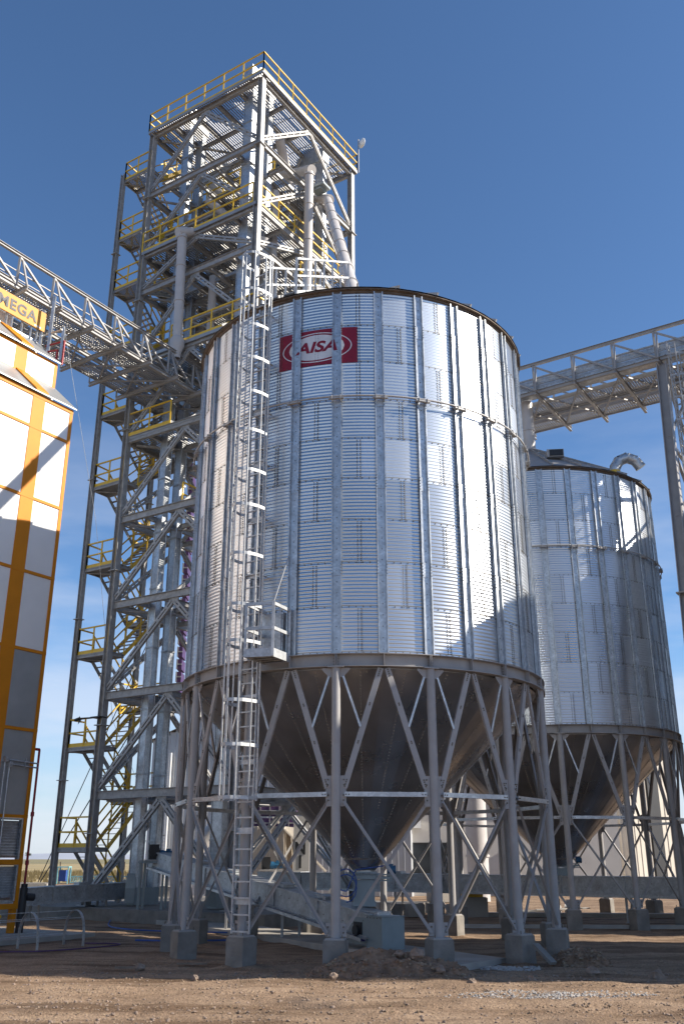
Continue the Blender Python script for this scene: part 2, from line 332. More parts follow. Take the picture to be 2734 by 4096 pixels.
def rock_into(m, p, r, rnd, mi=0):
    ph = (1+5**0.5)/2
    base = [(-1, ph, 0), (1, ph, 0), (-1, -ph, 0), (1, -ph, 0), (0, -1, ph), (0, 1, ph), (0, -1, -ph), (0, 1, -ph), (ph, 0, -1), (ph, 0, 1), (-ph, 0, -1), (-ph, 0, 1)]
    fc = [(0, 11, 5), (0, 5, 1), (0, 1, 7), (0, 7, 10), (0, 10, 11), (1, 5, 9), (5, 11, 4), (11, 10, 2), (10, 7, 6), (7, 1, 8), (3, 9, 4), (3, 4, 2), (3, 2, 6), (3, 6, 8), (3, 8, 9), (4, 9, 5), (2, 4, 11), (6, 2, 10), (8, 6, 7), (9, 8, 1)]
    sx, sy, sz = r*rnd.uniform(0.7, 1.3)/1.9, r*rnd.uniform(0.7, 1.3)/1.9, r*rnd.uniform(0.5, 0.9)/1.9; a = rnd.uniform(0, 6.28); c, s = math.cos(a), math.sin(a)
    vs = []
    for b in base:
        k = rnd.uniform(0.8, 1.2); x, y, z = b[0]*sx*k, b[1]*sy*k, b[2]*sz*k
        vs.append((p[0]+x*c-y*s, p[1]+x*s+y*c, p[2]+z))
    m.add(vs, fc, mi, False)
mound('dirt_heap', 0.9, 18.85, 3.7, 1.7, 0.36, 11, 'long heap of brown dug earth in front of the middle silo legs', ridges=((-0.25, 0.2, 0.05, 0.35), (0.2, 0.25, 0.06, 0.3)))
mound('dirt_heap', 4.75, 20.6, 1.5, 1.3, 0.42, 23, 'small shaded earth heap beside the right-hand concrete footing of the near silo', n=46)
def gravel(name, n, x0, x1, y0, y1, sizes, matr, seed, keep=None):
    m = MB(); rnd = random.Random(seed); k = 0
    while k < n:
        x = rnd.uniform(x0, x1); y = rnd.uniform(y0, y1)
        if noise.noise((x*0.8, y*0.8, seed)) < rnd.uniform(-0.6, 0.35): continue
        if keep and not keep(x, y): continue
        z = 0.0
        z = (0.06*noise.noise((x*0.25, y*0.25, 3)) + 0.030*noise.noise((x*1.1, y*1.1, 1)) + 0.016*noise.noise((x*4, y*4, 2))) + 0.07*abs(noise.noise((x*0.35, y*2.1, 7)))*(1 if y < 19 else 0.3) + pile_h(x, y)*0.16 - 0.02
        r = rnd.choice(sizes); rock_into(m, (x, y, z+r*0.15), r, rnd); k += 1
    o = m.build(name, matr); o['kind'] = 'stuff'; return o
tag(gravel('gravel', 6500, -6, 7, 13.2, 22, [0.006, 0.008, 0.010, 0.013, 0.019], GRIT, 3), 'small brown gravel and clods strewn over the bare yard', 'gravel')
tag(gravel('gravel', 1500, -6, 7, 13.2, 19.5, [0.014, 0.02, 0.028], STONE, 31), 'larger brown stones and clods scattered through the bare yard', 'gravel')
tag(gravel('rubble', 1100, 1.5, 5.0, 15.6, 16.9, [0.008, 0.012, 0.016, 0.024], PALEG, 9, lambda x, y: ((x-3.3)/1.7)**2+((y-16.3-0.1*math.sin(3*x))/0.42)**2 < 1), 'scatter of pale grey crushed rubble on the sunlit ground', 'rubble')
tag(gravel('rubble', 330, 2.7, 4.2, 19.6, 20.5, [0.015, 0.02, 0.035], PALEG, 19, lambda x, y: ((x-3.3)/0.6)**2+((y-20.1)/0.4)**2 < 1), 'pale broken concrete crumbs at the corner of the concrete slab', 'rubble')
def rock(x, y, r, seed, label, z=0.0, matr=None, sq=0.75):
    rnd = random.Random(seed); m = MB(); n = 14; vs = []; fs = []
    for j in range(n//2+1):
        for i in range(n):
            t = PI*j/(n//2); a = 2*PI*i/n; d = Vector((math.sin(t)*math.cos(a), math.sin(t)*math.sin(a), math.cos(t)))
            k = 1+0.55*noise.noise(d*1.3+Vector((seed, 0, 0)))+0.2*noise.noise(d*3.5+Vector((seed, 9, 0)))
            vs.append((d.x*r*k, d.y*r*k*0.85, d.z*r*k*sq+r*sq*0.55))
    for j in range(n//2):
        for i in range(n): fs.append((j*n+i, (j+1)*n+i, (j+1)*n+(i+1) % n, j*n+(i+1) % n))
    m.add(vs, fs, 0, False); o = m.build('rock', matr or STONE, None, (x, y, z)); tag(o, label, 'rock', 'loose rocks in the yard'); return o
for a in ((1.35, 18.66, 0.13, 1, 'larger reddish rock on top of the long dirt heap', 0.33), (1.05, 18.85, 0.09, 2, 'smaller rock next to the big reddish one on the heap', 0.34),
          (1.75, 18.35, 0.09, 3, 'pointed pale stone on the right slope of the long heap', 0.12), (-0.15, 18.0, 0.07, 4, 'pale stone at the left foot of the long heap', 0.06),
          (2.2, 17.6, 0.08, 5, 'flat reddish brick-like stone right of the heap in the sun', 0), (3.3, 18.0, 0.08, 6, 'dark lump of earth on the shaded ground by the slab', 0),
          (5.6, 18.35, 0.13, 7, 'rounded stone in the shaded right foreground', 0), (4.6, 18.9, 0.12, 13, 'broad stone at the edge of the right-hand earth heap', 0.02),
          (-2.6, 18.3, 0.06, 8, 'lone small stone near the left footings', 0), (-3.9, 19.9, 0.10, 9, 'pale grey stone in the shaded left yard', 0),
          (6.6, 18.6, 0.08, 10, 'stone near the right edge of the yard', 0), (-1.2, 16.8, 0.05, 12, 'pebble alone in the sunny foreground', 0)):
    rock(*a)
# planks and boards lying about
def board(x, y, l, w, t, rz, label, z=0.02, ry=0.0, matr=None, name='board'):
    m = MB(); m.box((0, 0, t/2), (l, w, t)); o = m.build(name, matr or WOOD, None, (x, y, z), rz); o.rotation_euler.y = ry
    return tag(o, label, 'board', 'boards lying on the ground')
board(-4.1, 19.9, 0.55, 0.12, 0.03, 0.15, 'short weathered board on dark ground at the left'); board(-3.0, 20.6, 0.6, 0.10, 0.03, 0.1, 'broken board near the left footings of the near silo')
board(3.98, 20.25, 0.55, 0.16, 0.06, -0.95, 'broken concrete plank leaning on the right-hand footing', 0.22, 0.6, CONC)
# far land
m = MB(); m.add([(-2500, 88, 0.03), (2500, 88, 0.03), (2500, 420, 0.05), (-2500, 420, 0.05)], [(0, 1, 2, 3)]); setting(m.build('dry_grass_field', GRASS))
m = MB(); m.add([(-6000, 421, 0.06), (6000, 421, 0.06), (6000, 5200, 0.12), (-6000, 5200, 0.12)], [(0, 1, 2, 3)]); setting(m.build('far_field', GREENF))
m = MB(); vs = []
for i in range(161):
    x = -7000+i*87.5; h = 18+26*(0.5+noise.noise((x*0.0006, 0, 4)))+6*noise.noise((x*0.003, 1, 2))
    vs += [(x, 5200, 0), (x, 5600, max(8, h)), (x, 6400, 0)]
fs = []
for i in range(160): fs += [(3*i, 3*i+3, 3*i+4, 3*i+1), (3*i+1, 3*i+4, 3*i+5, 3*i+2)]
m.add(vs, fs, 0, True); setting(m.build('far_hills', HILLM))
# tall dry grass at the field edge
m = MB(); rnd = random.Random(5)
for k in range(9000):
    x = rnd.uniform(-55, 45); y = rnd.uniform(88, 150); h = rnd.uniform(0.25, 0.75); w = rnd.uniform(0.05, 0.13); dx = rnd.uniform(-0.15, 0.15)
    m.add([(x-w, y, 0.02), (x+w, y, 0.02), (x+dx, y, h)], [(0, 1, 2)])
o = m.build('tall_grass', GRASS); o['kind'] = 'stuff'; tag(o, 'tall dry golden grass along the near edge of the field', 'grass')
# distant tree
def tree(x, y, h, label, seed):
    t = thing('tree', label, 'tree', (x, y, 0)); rnd = random.Random(seed); m = MB()
    m.tube((0, 0, 0), (0, 0, h*0.5), h*0.03, 8, h*0.015); tips = []
    for i in range(7):
        a = i*0.9+rnd.random(); q = Vector((math.cos(a)*h*0.22, math.sin(a)*h*0.22, h*rnd.uniform(0.45, 0.8))); m.tube((0, 0, h*rnd.uniform(0.25, 0.45)), q, h*0.012, 6, h*0.005); tips.append(q)
    m.build('trunk', BARK, t); m = MB(); tips.append(Vector((0, 0, h*0.8)))
    for c in tips:
        for k in range(150):
            d = Vector((rnd.gauss(0, 1), rnd.gauss(0, 1), rnd.gauss(0, 0.8)))*h*0.075; p = c+d; s = h*0.02
            a = Vector((rnd.uniform(-1, 1), rnd.uniform(-1, 1), rnd.uniform(-1, 1))).normalized()*s; b = Vector((rnd.uniform(-1, 1), rnd.uniform(-1, 1), rnd.uniform(-1, 1))).normalized()*s
            m.add([p-a, p+b, p+a, p-b], [(0, 1, 2, 3)])
    m.build('crown', LEAF, t)
tree(-285, 900, 8.5, 'dark lone tree on the horizon beside the grain dryer', 3)
tree(-345, 1000, 7.0, 'low far tree behind the louvres of the dryer', 8)

# ================================================================== SILO
R = 4.46; RL = 4.51; TH0 = -0.1446; NB = 14; BAY = 2*PI/NB; HB = BAY/2
Z0 = 5.81; Z1 = 6.09; ZT = 15.13; ZTIE = 3.22
def rp_(t, r, z): return Vector((r*math.sin(t), -r*math.cos(t), z))
def rdir(t): return Vector((math.sin(t), -math.cos(t), 0))
def tdir(t): return Vector((math.cos(t), math.sin(t), 0))
C1 = Vector((0.527, 24.03, 0)); C2 = Vector((7.67, 35.10, 0))
def build_silo():
    t = thing('grain_silo', 'near corrugated steel silo with a red logo panel, caged ladder and hopper legs', 'silo', C1, 0, 'hopper-bottom grain silos')
    # wall ---------------------------------------------------------------
    m = MB(); n = 28*7; seg = 8; npitch = 108; prof = []
    for j in range(npitch*seg+1):
        z = Z1+(ZT-Z1)*j/(npitch*seg); prof.append((R+0.0044*math.cos(2*PI*j/seg), z))
    m.lathe(prof, n, TH0, mi=0)
    rows = 9; rh = (ZT-Z1)/rows
    for k in range(rows):
        zt = ZT-k*rh; zb = zt-rh
        for i in range(28):
            ta = TH0+i*HB
            # lap seam in mid bay, every second bay, staggered by row
            if (i+k) % 2 == 0:
                tm = ta+HB/2
                for q in range(21):
                    for e in (-0.035, 0.035): m.dome(rp_(tm+e/R, R+0.004, zb+rh*(q+0.5)/21), rdir(tm), 0.014, 0.012, 1, 5)
                m.add([rp_(tm+0.055/R, R+0.0085, zb+0.01), rp_(tm+0.060/R, R+0.0085, zb+0.01), rp_(tm+0.060/R, R+0.0085, zt-0.01), rp_(tm+0.055/R, R+0.0085, zt-0.01)], [(0, 1, 2, 3)], 1)
            for q in range(6):
                tt = ta+(q+0.7)*HB/6.4; m.dome(rp_(tt, R+0.004, zb+0.03), rdir(tt), 0.016, 0.013, 1, 5)
        m.lathe([(R+0.0095, zb+0.052), (R+0.0098, zb+0.058)], 112, TH0, mi=1)
    m.build('wall', [WALL, BOLT], t)
    # stiffener (28) -------------------------------------------------------
    m = MB(); w = 0.19; d = 0.065; th = 0.008
    def chan(z0, z1, ww, r0, dd):
        p = Vector((0, -r0, z0)); q = Vector((0, -r0, z1))
        m.prof(p, q, [(-ww/2, ww/2, 0.0, th), (-ww/2, -ww/2+th, th, dd), (ww/2-th, ww/2, th, dd), (-ww/2-0.018, -ww/2, dd-th, dd), (ww/2, ww/2+0.018, dd-th, dd)], up=(0, -1, 0))
    cuts = [Z1+0.02, 8.0, 10.05, 12.13, 14.05, ZT-0.04]
    for a, b, e in zip(cuts[:-1], cuts[1:], range(9)):
        chan(a, b-0.004, w+0.004*(e % 2), R+0.009, d)
    for z in cuts[1:-1]:
        m.prof((0, -R-0.02, z-0.17), (0, -R-0.02, z+0.17), [(-w/2+0.012, w/2-0.012, 0, 0.006)], up=(0, -1, 0))
        for s in (-1, 1):
            for q in range(5):
                for e in (0, 1): m.dome((s*(w/2+0.008), -R-d-0.008, z-0.14+q*0.07), (0, -1, 0), 0.011, 0.012, 1, 5)
            for q in range(5): m.dome((s*(w/2+0.004), -R-d*0.5, z-0.14+q*0.07), (s, 0, 0), 0.011, 0.018, 1, 5)
    z = Z1+0.1
    while z < ZT: m.dome((0, -R-0.018, z), (0, -1, 0), 0.013, 0.01, 1, 5); z += 0.25
    st = m.mesh('wall_stiffener', [STIFF, BOLT])
    for i in range(28): link('wall_stiffener', st, t, rz=TH0+i*HB)
    # ring girder ----------------------------------------------------------
    m = MB(); m.lathe([(R-0.05, Z0), (R+0.13, Z0), (R+0.13, Z0+0.015), (R+0.012, Z0+0.015), (R+0.012, Z1-0.015), (R+0.13, Z1-0.015), (R+0.13, Z1), (R-0.05, Z1), (R-0.05, Z0)], 112, TH0, smooth=False)
    for i in range(28):
        a = TH0+i*HB
        for e in ((-0.012, 0.012) if i % 2 == 0 else (0,)): m.prof(rp_(a+e/R*1.2, R+0.014, (Z0+Z1)/2), rp_(a+e/R*1.2, R+0.128, (Z0+Z1)/2), [(-0.006, 0.006, -(Z1-Z0)/2+0.016, (Z1-Z0)/2-0.016)])
        if i % 2 == 0:
            for q in range(4): m.dome(rp_(a+0.045/R, R+0.07, Z0+0.05+q*0.06), tdir(a), 0.014, 0.012, 1, 6); m.dome(rp_(a-0.045/R, R+0.07, Z0+0.05+q*0.06), -tdir(a), 0.014, 0.012, 1, 6)
            for s in (-1, 1):
                for q in range(3): m.dome(rp_(a+s*(0.14+q*0.055)/R, R+0.07, Z0+0.015), (0, 0, 1), 0.016, 0.02, 1, 6)
        for q in range(8): tt = a+(q+0.5)*HB/8; m.dome(rp_(tt, R+0.05, Z1), (0, 0, 1), 0.014, 0.014, 1, 5)
    m.build('ring_girder', [PAINT, BOLT], t)
    # wind ring -------------------------------------------------------------
    m = MB(); zr = 12.17; rr = R+0.155; nn = 112
    pts = [rp_(TH0+2*PI*i/nn, rr, zr) for i in range(nn+1)]
    m.poly(pts, 0.024, 8)
    for i in range(28):
        a = TH0+i*HB
        m.prof(rp_(a-0.17/R, rr-0.005, zr-0.03), rp_(a+0.17/R, rr-0.005, zr-0.03), [(-0.04, 0.04, -0.035, 0.0)])
        for s in (-1, 1): m.prof(rp_(a+s*0.10/R, R+0.06, zr-0.05), rp_(a+s*0.10/R, rr+0.05, zr-0.05), [(-0.005, 0.005, -0.04, 0.075)])
    m.build('wind_ring', DARKST, t)
    # eave and roof ----------------------------------------------------------
    m = MB(); m.lathe([(R-0.03, ZT-0.05), (R+0.03, ZT-0.05), (R+0.03, ZT), (R+0.11, ZT+0.005), (R+0.11, ZT+0.03), (R-0.03, ZT+0.035)], 112, TH0, smooth=False)
    for i in range(168): tt = TH0+2*PI*i/168; m.dome(rp_(tt, R+0.08, ZT+0.004), (0, 0, -1), 0.016, 0.012, 1, 5)
    m.build('eave_ring', [RUST, BOLT], t)
    ZA = 17.6; m = MB(); m.lathe([(R+0.14, ZT+0.045), (0.45, ZA), (0.45, ZA+0.12), (0.0, ZA+0.17)], 56, TH0, smooth=False)
    m.build('roof', PAINT, t)
    m = MB(); sl = Vector((0, -(R-0.4), ZT-ZA)).normalized()
    p = Vector((0, -R-0.13, ZT+0.055)); q = Vector((0, -0.5, ZA+0.03)); m.prof(p, q, [(-0.02, 0.02, 0.0, 0.07)])
    rb = m.mesh('roof_rib', DARKST)
    for i in range(28): link('roof_rib', rb, t, rz=TH0+i*HB+HB/2)
    # hopper ------------------------------------------------------------------
    m = MB(); ra, za, rb_, zb_ = R-0.1, Z0-0.02, 0.50, 2.02
    m.lathe([(ra, za+0.1), (ra, za), (rb_, zb_), (0.49, 1.98), (0.27, 1.74), (0.27, 1.70)], 56, TH0, smooth=False)
    nrm_t = math.atan2(ra-rb_, za-zb_)
    for i in range(28):
        a = TH0+i*HB+HB/2; nd = rdir(a)*math.cos(nrm_t)*1.0 - Z*math.sin(nrm_t); nd = (rdir(a)*(za-zb_) - Z*(ra-rb_)).normalized()
        P = rp_(a, ra, za); Q = rp_(a, rb_, zb_); k = int((P-Q).length/0.085)
        for q in range(1, k):
            if i % 2 and q > k*0.72: break
            m.dome(P.lerp(Q, q/k)+nd*0.004, nd, 0.018, 0.014, 1, 5)
        m.prof(P+nd*0.004, Q+nd*0.004 if i % 2 == 0 else P.lerp(Q, 0.72)+nd*0.004, [(-0.045, 0.045, -0.004, 0.003)], up=nd)
    for q in range(90): tt = 2*PI*q/90; m.dome(rp_(tt, ra-0.05, za-0.06), (rdir(tt)-Z).normalized(), 0.014, 0.014, 1, 5)
    for q in range(28): tt = 2*PI*q/28; m.dome(rp_(tt, 0.505, 2.03), rdir(tt), 0.012, 0.012, 1, 5)
    m.build('hopper', [CONE, BRASS], t)
    # legs and their bracing -------------------------------------------------------
    m = MB(); m.tube((0, -RL, 0.56), (0, -RL, Z0), 0.094, 20)
    m.box((0, -RL, 0.57), (0.36, 0.36, 0.02)); m.box((0, -RL, Z0-0.012), (0.34, 0.22, 0.02))
    for sx in (-1, 1):
        for sy in (-1, 1): m.tube((sx*0.15, -RL+sy*0.15, 0.55), (sx*0.15, -RL+sy*0.15, 0.64), 0.010, 6, mi=1)
        m.add([(sx*0.09, -RL-0.01, Z0-0.025), (sx*0.30, -RL-0.01, Z0-0.025), (sx*0.30, -RL-0.01, Z0-0.06), (sx*0.15, -RL-0.01, Z0-0.22), (sx*0.09, -RL-0.01, Z0-0.22),
               (sx*0.09, -RL+0.005, Z0-0.025), (sx*0.30, -RL+0.005, Z0-0.025), (sx*0.30, -RL+0.005, Z0-0.06), (sx*0.15, -RL+0.005, Z0-0.22), (sx*0.09, -RL+0.005, Z0-0.22)],
              [(0, 1, 2, 3, 4), (9, 8, 7, 6, 5), (0, 5, 6, 1), (1, 6, 7, 2), (2, 7, 8, 3), (3, 8, 9, 4)])
    m.mesh('leg', [PAINT, BOLT])
    leg = bpy.data.meshes['leg']
    gus = []
    for sx in (-1, 1):
        for (z, h, w2, off) in ((ZTIE+0.24, 0.26, 0.14, 0), (ZTIE-0.06, 0.34, 0.13, 0), (0.72, 0.24, 0.12, 0)):
            g = MB(); g.prof((sx*0.08, -RL, z), (sx*(0.08+w2), -RL+0.02, z), [(-0.006, 0.006, -h/2, h/2)])
            for e in (-0.05, 0.05): g.dome((sx*(0.08+w2*0.6), -RL-0.006, z+e), (0, -1, 0), 0.018, 0.014, 1, 6)
            gus.append(g.mesh('gusset_plate', [PAINT, BOLT]))
    m = MB(); nn = 9                                              # cast footing with worn edges, chips and a thin grout pad
    def pt(a, b, c):
        p = Vector((a*0.22, b*0.22, c*0.38)); k = noise.noise(p*9)*0.010+noise.noise(p*23)*0.006; e = (abs(a) > 0.99)+(abs(b) > 0.99)+(c > 0.99)
        q = p*(1-0.012*max(0, e-1)); q += Vector((a, b, 0)).normalized()*k if a or b else Vector((0, 0, 0)); return Vector((q.x, q.y-RL, q.z+0.17))
    for axis in range(5):
        vs = []
        for j in range(nn+1):
            for i in range(nn+1):
                f, g_ = -1+2*i/nn, -1+2*j/nn; vs.append(((1, f, g_), (-1, -f, g_), (-f, 1, g_), (f, -1, g_), (f, g_, 1))[axis])
        m.add([pt(*v) for v in vs], [(j*(nn+1)+i, j*(nn+1)+i+1, (j+1)*(nn+1)+i+1, (j+1)*(nn+1)+i) for j in range(nn) for i in range(nn)])
    m.box((0, -RL, 0.553), (0.40, 0.40, 0.012), mi=1); pier = m.mesh('concrete_footing', [CONC, CONCL])
    # bevelled footing
    half = HB; pA = Vector((0.11, -RL-0.03, 0)); cB = rp_(HB, RL, 0)
    m = MB()
    def pos(t0, off, z): return rp_(t0, RL, z) + tdir(t0)*off
    # members for the bay between leg 0 and leg at BAY
    m = MB(); a0 = pos(0, 0.17, ZTIE)-rdir(0)*-0.012; b0 = pos(BAY, -0.17, ZTIE)-rdir(BAY)*-0.012
    m.prof(a0, b0, [(-0.045, 0.045, -0.042, -0.036), (0.039, 0.045, -0.036, 0.05), (-0.045, -0.039, -0.036, 0.05)]); 
    for p, t_ in ((a0.lerp(b0, 0.02), 0), (a0.lerp(b0, 0.055), 0), (a0.lerp(b0, 0.98), 0), (a0.lerp(b0, 0.945), 0)): m.dome(p+rdir(HB)*0.045, rdir(HB), 0.016, 0.014, 1, 6)
    tie = m.mesh('tie_rail', [GALV, BOLT])
    def diag(p, q, w, d, out):
        m = MB(); m.prof(p, q, [(-w/2, w/2, -0.004, 0.004), (-w/2, -w/2+0.008, 0.004, d), (w/2-0.008, w/2, 0.004, d)], up=-out)
        dd = (q-p); n_ = dd.normalized()
        for f in (0.012, 0.03, 0.048, 0.066, 0.30, 0.315, 0.62, 0.635, 0.935, 0.952, 0.97, 0.988): m.dome(p.lerp(q, f)+out*0.006, out, 0.018, 0.012, 1, 6)
        return m
    apex = lambda s: rp_(HB, RL, Z0-0.03)+tdir(HB)*s*0.07
    d1 = diag(apex(-1), pos(0, 0.17, ZTIE+0.13), 0.125, 0.05, (rdir(0)+rdir(HB)).normalized()).mesh('upper_brace', [PAINT, BOLT])
    d2 = diag(apex(1), pos(BAY, -0.17, ZTIE+0.13), 0.125, 0.05, (rdir(BAY)+rdir(HB)).normalized()).mesh('upper_brace', [PAINT, BOLT])
    m = MB(); m.bar(pos(0, 0.15, Z0-0.2), apex(-1).lerp(pos(0, 0.17, ZTIE+0.13), 0.50)-tdir(0)*0.05, 0.045, 0.045); s1 = m.mesh('strut', GALV)
    m = MB(); m.bar(pos(BAY, -0.15, Z0-0.2), apex(1).lerp(pos(BAY, -0.17, ZTIE+0.13), 0.50)+tdir(BAY)*0.05, 0.045, 0.045); s2 = m.mesh('strut', GALV)
    m = MB(); m.prof(pos(0, 0.16, ZTIE-0.14)+rdir(HB)*0.03, pos(BAY, -0.15, 0.66)+rdir(HB)*0.03, [(-0.032, 0.032, -0.003, 0.003), (0.026, 0.032, 0.003, 0.055)], up=rdir(HB)); x1 = m.mesh('cross_brace', PAINT)
    m = MB(); m.prof(pos(BAY, -0.16, ZTIE-0.14)-rdir(HB)*0.03, pos(0, 0.15, 0.66)-rdir(HB)*0.03, [(-0.032, 0.032, -0.003, 0.003), (0.026, 0.032, 0.003, 0.055)], up=rdir(HB)); x2 = m.mesh('cross_brace', PAINT)
    for i in range(NB):
        a = TH0+i*BAY
        lg = link('leg', leg, t, rz=a); [link('gusset_plate', gm, lg) for gm in gus]; link('concrete_footing', pier, t, rz=a)
        for nm, me in (('tie_rail', tie), ('upper_brace', d1), ('upper_brace', d2), ('strut', s1), ('strut', s2), ('cross_brace', x1), ('cross_brace', x2)): link(nm, me, t, rz=a)
    return t
silo = build_silo()
def silo_copy(c, label):
    s = copy_tree(silo); s.location = c; s['label'] = label; return s
silo2 = silo_copy(C2, 'second corrugated silo behind on the right, with an elbow vent on its roof')
shade_silo_near = silo_copy(Vector((21.0, 20.5, 0)), 'added unseen silo outside the right edge, shading the yard and near silo')  # added out of view only to cast shade on the yard and near silo
shade_silo_far = silo_copy(Vector((19.3, 32.0, 0)), 'added unseen silo outside the right edge, shading the second silo')  # second unseen shadow caster, added to shade the silo behind

# extras on the near silo -----------------------------------------------------------
def near_silo_extras(t):
    # logo panel following the wall
    ta, tb = -0.4785, -0.036; zb, zt = 13.13, 14.11
    def sheet(m, x0, x1, y0, y1, r, mi=0, n=24):
        vs = [rp_(x0+(x1-x0)*i/n, r, z) for z in (y0, y1) for i in range(n+1)]; m.add(vs, [(i, i+1, n+2+i, n+1+i) for i in range(n)], mi, True)
    m = MB(); sheet(m, ta, tb, zb, zt, R+0.012)
    for q in range(24):
        z = zb+(zt-zb)*(q+0.5)/24
        for e in (0.03, 0.075):
            m.dome(rp_(ta+e/R, R+0.012, z), rdir(ta), 0.012, 0.01, 1, 5); m.dome(rp_(tb+(e-0.02)/R, R+0.010, z), rdir(tb), 0.012, 0.01, 1, 5)
    lp = m.build('logo_panel', [LOGO, BOLT], t)
    tc_ = (ta+tb)/2-0.004; zc = (zb+zt)/2; SL = 0.0
    def wrap(pts): return [rp_(tc_+x/R, r_, zc+y) for x, y in pts]
    r_ = R+0.0155; m = MB(); n = 72
    def ell(a, b): return [(a*math.cos(2*PI*i/n), b*math.sin(2*PI*i/n)) for i in range(n)]
    vs = wrap(ell(0.875, 0.405))+wrap(ell(0.85, 0.38)); m.add(vs, [(i, (i+1) % n, n+(i+1) % n, n+i) for i in range(n)])
    # filled inner ellipse in vertical strips so that it follows the curve
    k = 40; a, b = 0.70, 0.345; col = []
    for i in range(k+1):
        x = -a+2*a*i/k; h = b*math.sqrt(max(0, 1-(x/a)**2)); col += wrap([(x, -h), (x, h)])
    m.add(col, [(2*i, 2*i+2, 2*i+3, 2*i+1) for i in range(k)])
    m.build('logo_oval', LWHT, lp)
    me = text_mesh('AISA', 0.42, 0, 0.25, 0.014, 1.0); r_ = R+0.019
    w = max(v.co.x for v in me.vertices)-min(v.co.x for v in me.vertices); f = 1.06/w
    for v in me.vertices: v.co = wrap([(v.co.x*f, v.co.y*0.95)])[0]
    me.materials.clear(); me.materials.append(LOGO); me.name = 'logo_lettering'; link('logo_lettering', me, lp)
    # caged ladder --------------------------------------------------------------
    tl = math.atan2(-1.90-0.527, 24.03-20.15); rl = RL+0.24     # azimuth of the ladder
    e = tdir(tl); o_ = rdir(tl); base = rp_(tl, rl, 0)
    lad = MB(); hw = 0.21
    for s in (-1, 1):
        lad.prof(base+e*s*hw+Z*0.62, base+e*s*hw+Z*16.25, [(-0.006, 0.006, -0.03, 0.03), (-0.02, -0.006, 0.024, 0.03) if s < 0 else (0.006, 0.02, 0.024, 0.03)], up=o_)
    z = 0.66
    while z < 16.2: lad.bar(base-e*hw+Z*z, base+e*hw+Z*z, 0.035, 0.03); z += 0.305
    z = 1.2
    while z < 15.4:
        for s in (-1, 1): lad.bar(base+e*s*hw*0.9+Z*z, base+e*s*hw*0.9-o_*(0.26 if z > 6 else 0.15)+Z*z, 0.05, 0.008)
        lad.bar(base-e*0.22-o_*0.03+Z*z, base+e*0.24-o_*0.03+Z*z, 0.006, 0.10, up=(0, 0, 1)); z += 1.35
    lo = lad.build('ladder', LADG, t)
    cg = MB(); zs = [3.16, 4.2, 5.1, 6.35, 7.15, 8.3, 9.45, 10.3, 11.3, 12.3, 13.2, 14.1, 15.1, 16.15]
    def arc(k, n=8): a = PI*k/n; return e*(-0.36*math.cos(a))+o_*(0.10+0.62*math.sin(a))
    for z in zs:
        pts = [base-e*0.3-o_*0.02]+[base+arc(k) for k in range(9)]+[base+e*0.3-o_*0.02]
        for p, q in zip(pts[:-1], pts[1:]): cg.bar(p+Z*z, q+Z*z, 0.008, 0.07)
    for k in (1, 2.5, 4, 5.5, 7, 0, 8): cg.bar(base+arc(k)*0.985+Z*3.1, base+arc(k)*0.985+Z*16.2, 0.036, 0.012, up=o_)
    cg.build('ladder_cage', LADG, lo)
    # door platform ----------------------------------------------------------------
    tA, tB = tl+0.055, -0.375; zf = 6.04; pf = MB()
    pa, pb = rp_(tA, R+0.09, 0), rp_(tB, R+0.09, 0); oo = rdir((tA+tB)/2)
    qa, qb = pa+oo*0.85, pb+oo*0.72
    for p, q in ((pa, qa), (qa, qb), (qb, pb)):
        pf.prof(p+Z*zf, q+Z*zf, [(-0.02, 0.02, -0.09, 0.09)])
        for h in (0.52, 1.05): pf.bar(p+Z*(zf+h), q+Z*(zf+h), 0.04, 0.07)
    for p in (qa, qb, pb, pa): pf.bar(p+Z*(zf-0.08), p+Z*(zf+1.09), 0.055, 0.055)
    nb = 22
    for i in range(nb): f = (i+0.5)/nb; pf.bar(pa.lerp(pb, f)+Z*(zf-0.05), qa.lerp(qb, f)+Z*(zf-0.05), 0.045, 0.012)
    for f in (0.25, 0.5, 0.75): pf.bar(pa.lerp(qa, f)+Z*(zf-0.062), pb.lerp(qb, f)+Z*(zf-0.062), 0.03, 0.02)
    pf.bar(qb+Z*(zf+1.08), rp_(tB-0.01, R+0.1, 8.35), 0.02, 0.02)
    pf.build('door_platform', LADG, t)
    dm = MB(); td = -0.475; 
    dm.box(rp_(td, R+0.05, 6.62), (0.62, 0.10, 0.90), td); dm.box(rp_(td, R+0.115, 6.62), (0.54, 0.03, 0.82), td)
    for q in range(9):
        for s in (-1, 1): dm.dome(rp_(td+s*0.29/R, R+0.10, 6.22+q*0.1), rdir(td), 0.014, 0.012, 1, 5)
    d = dm.build('access_door', [GALV, BOLT], t)
    sm = MB(); sm.box(rp_(td+0.01, R+0.134, 6.72), (0.19, 0.004, 0.075), td); sm.box(rp_(td+0.01, R+0.138, 6.74), (0.12, 0.003, 0.012), td, 1); sm.box(rp_(td+0.01, R+0.138, 6.71), (0.12, 0.003, 0.010), td, 1)
    sm.build('warning_sticker', [LWHT, RED], d)
    # roof stair rails from the ladder head to the ridge -------------------------------
    rs = MB(); a0 = rp_(tl+0.06, R-0.1, ZT+0.25); a1 = Vector((-0.75, -1.1, 17.2))
    side = (a1-a0); side.z = 0; side = side.normalized().cross(Z)
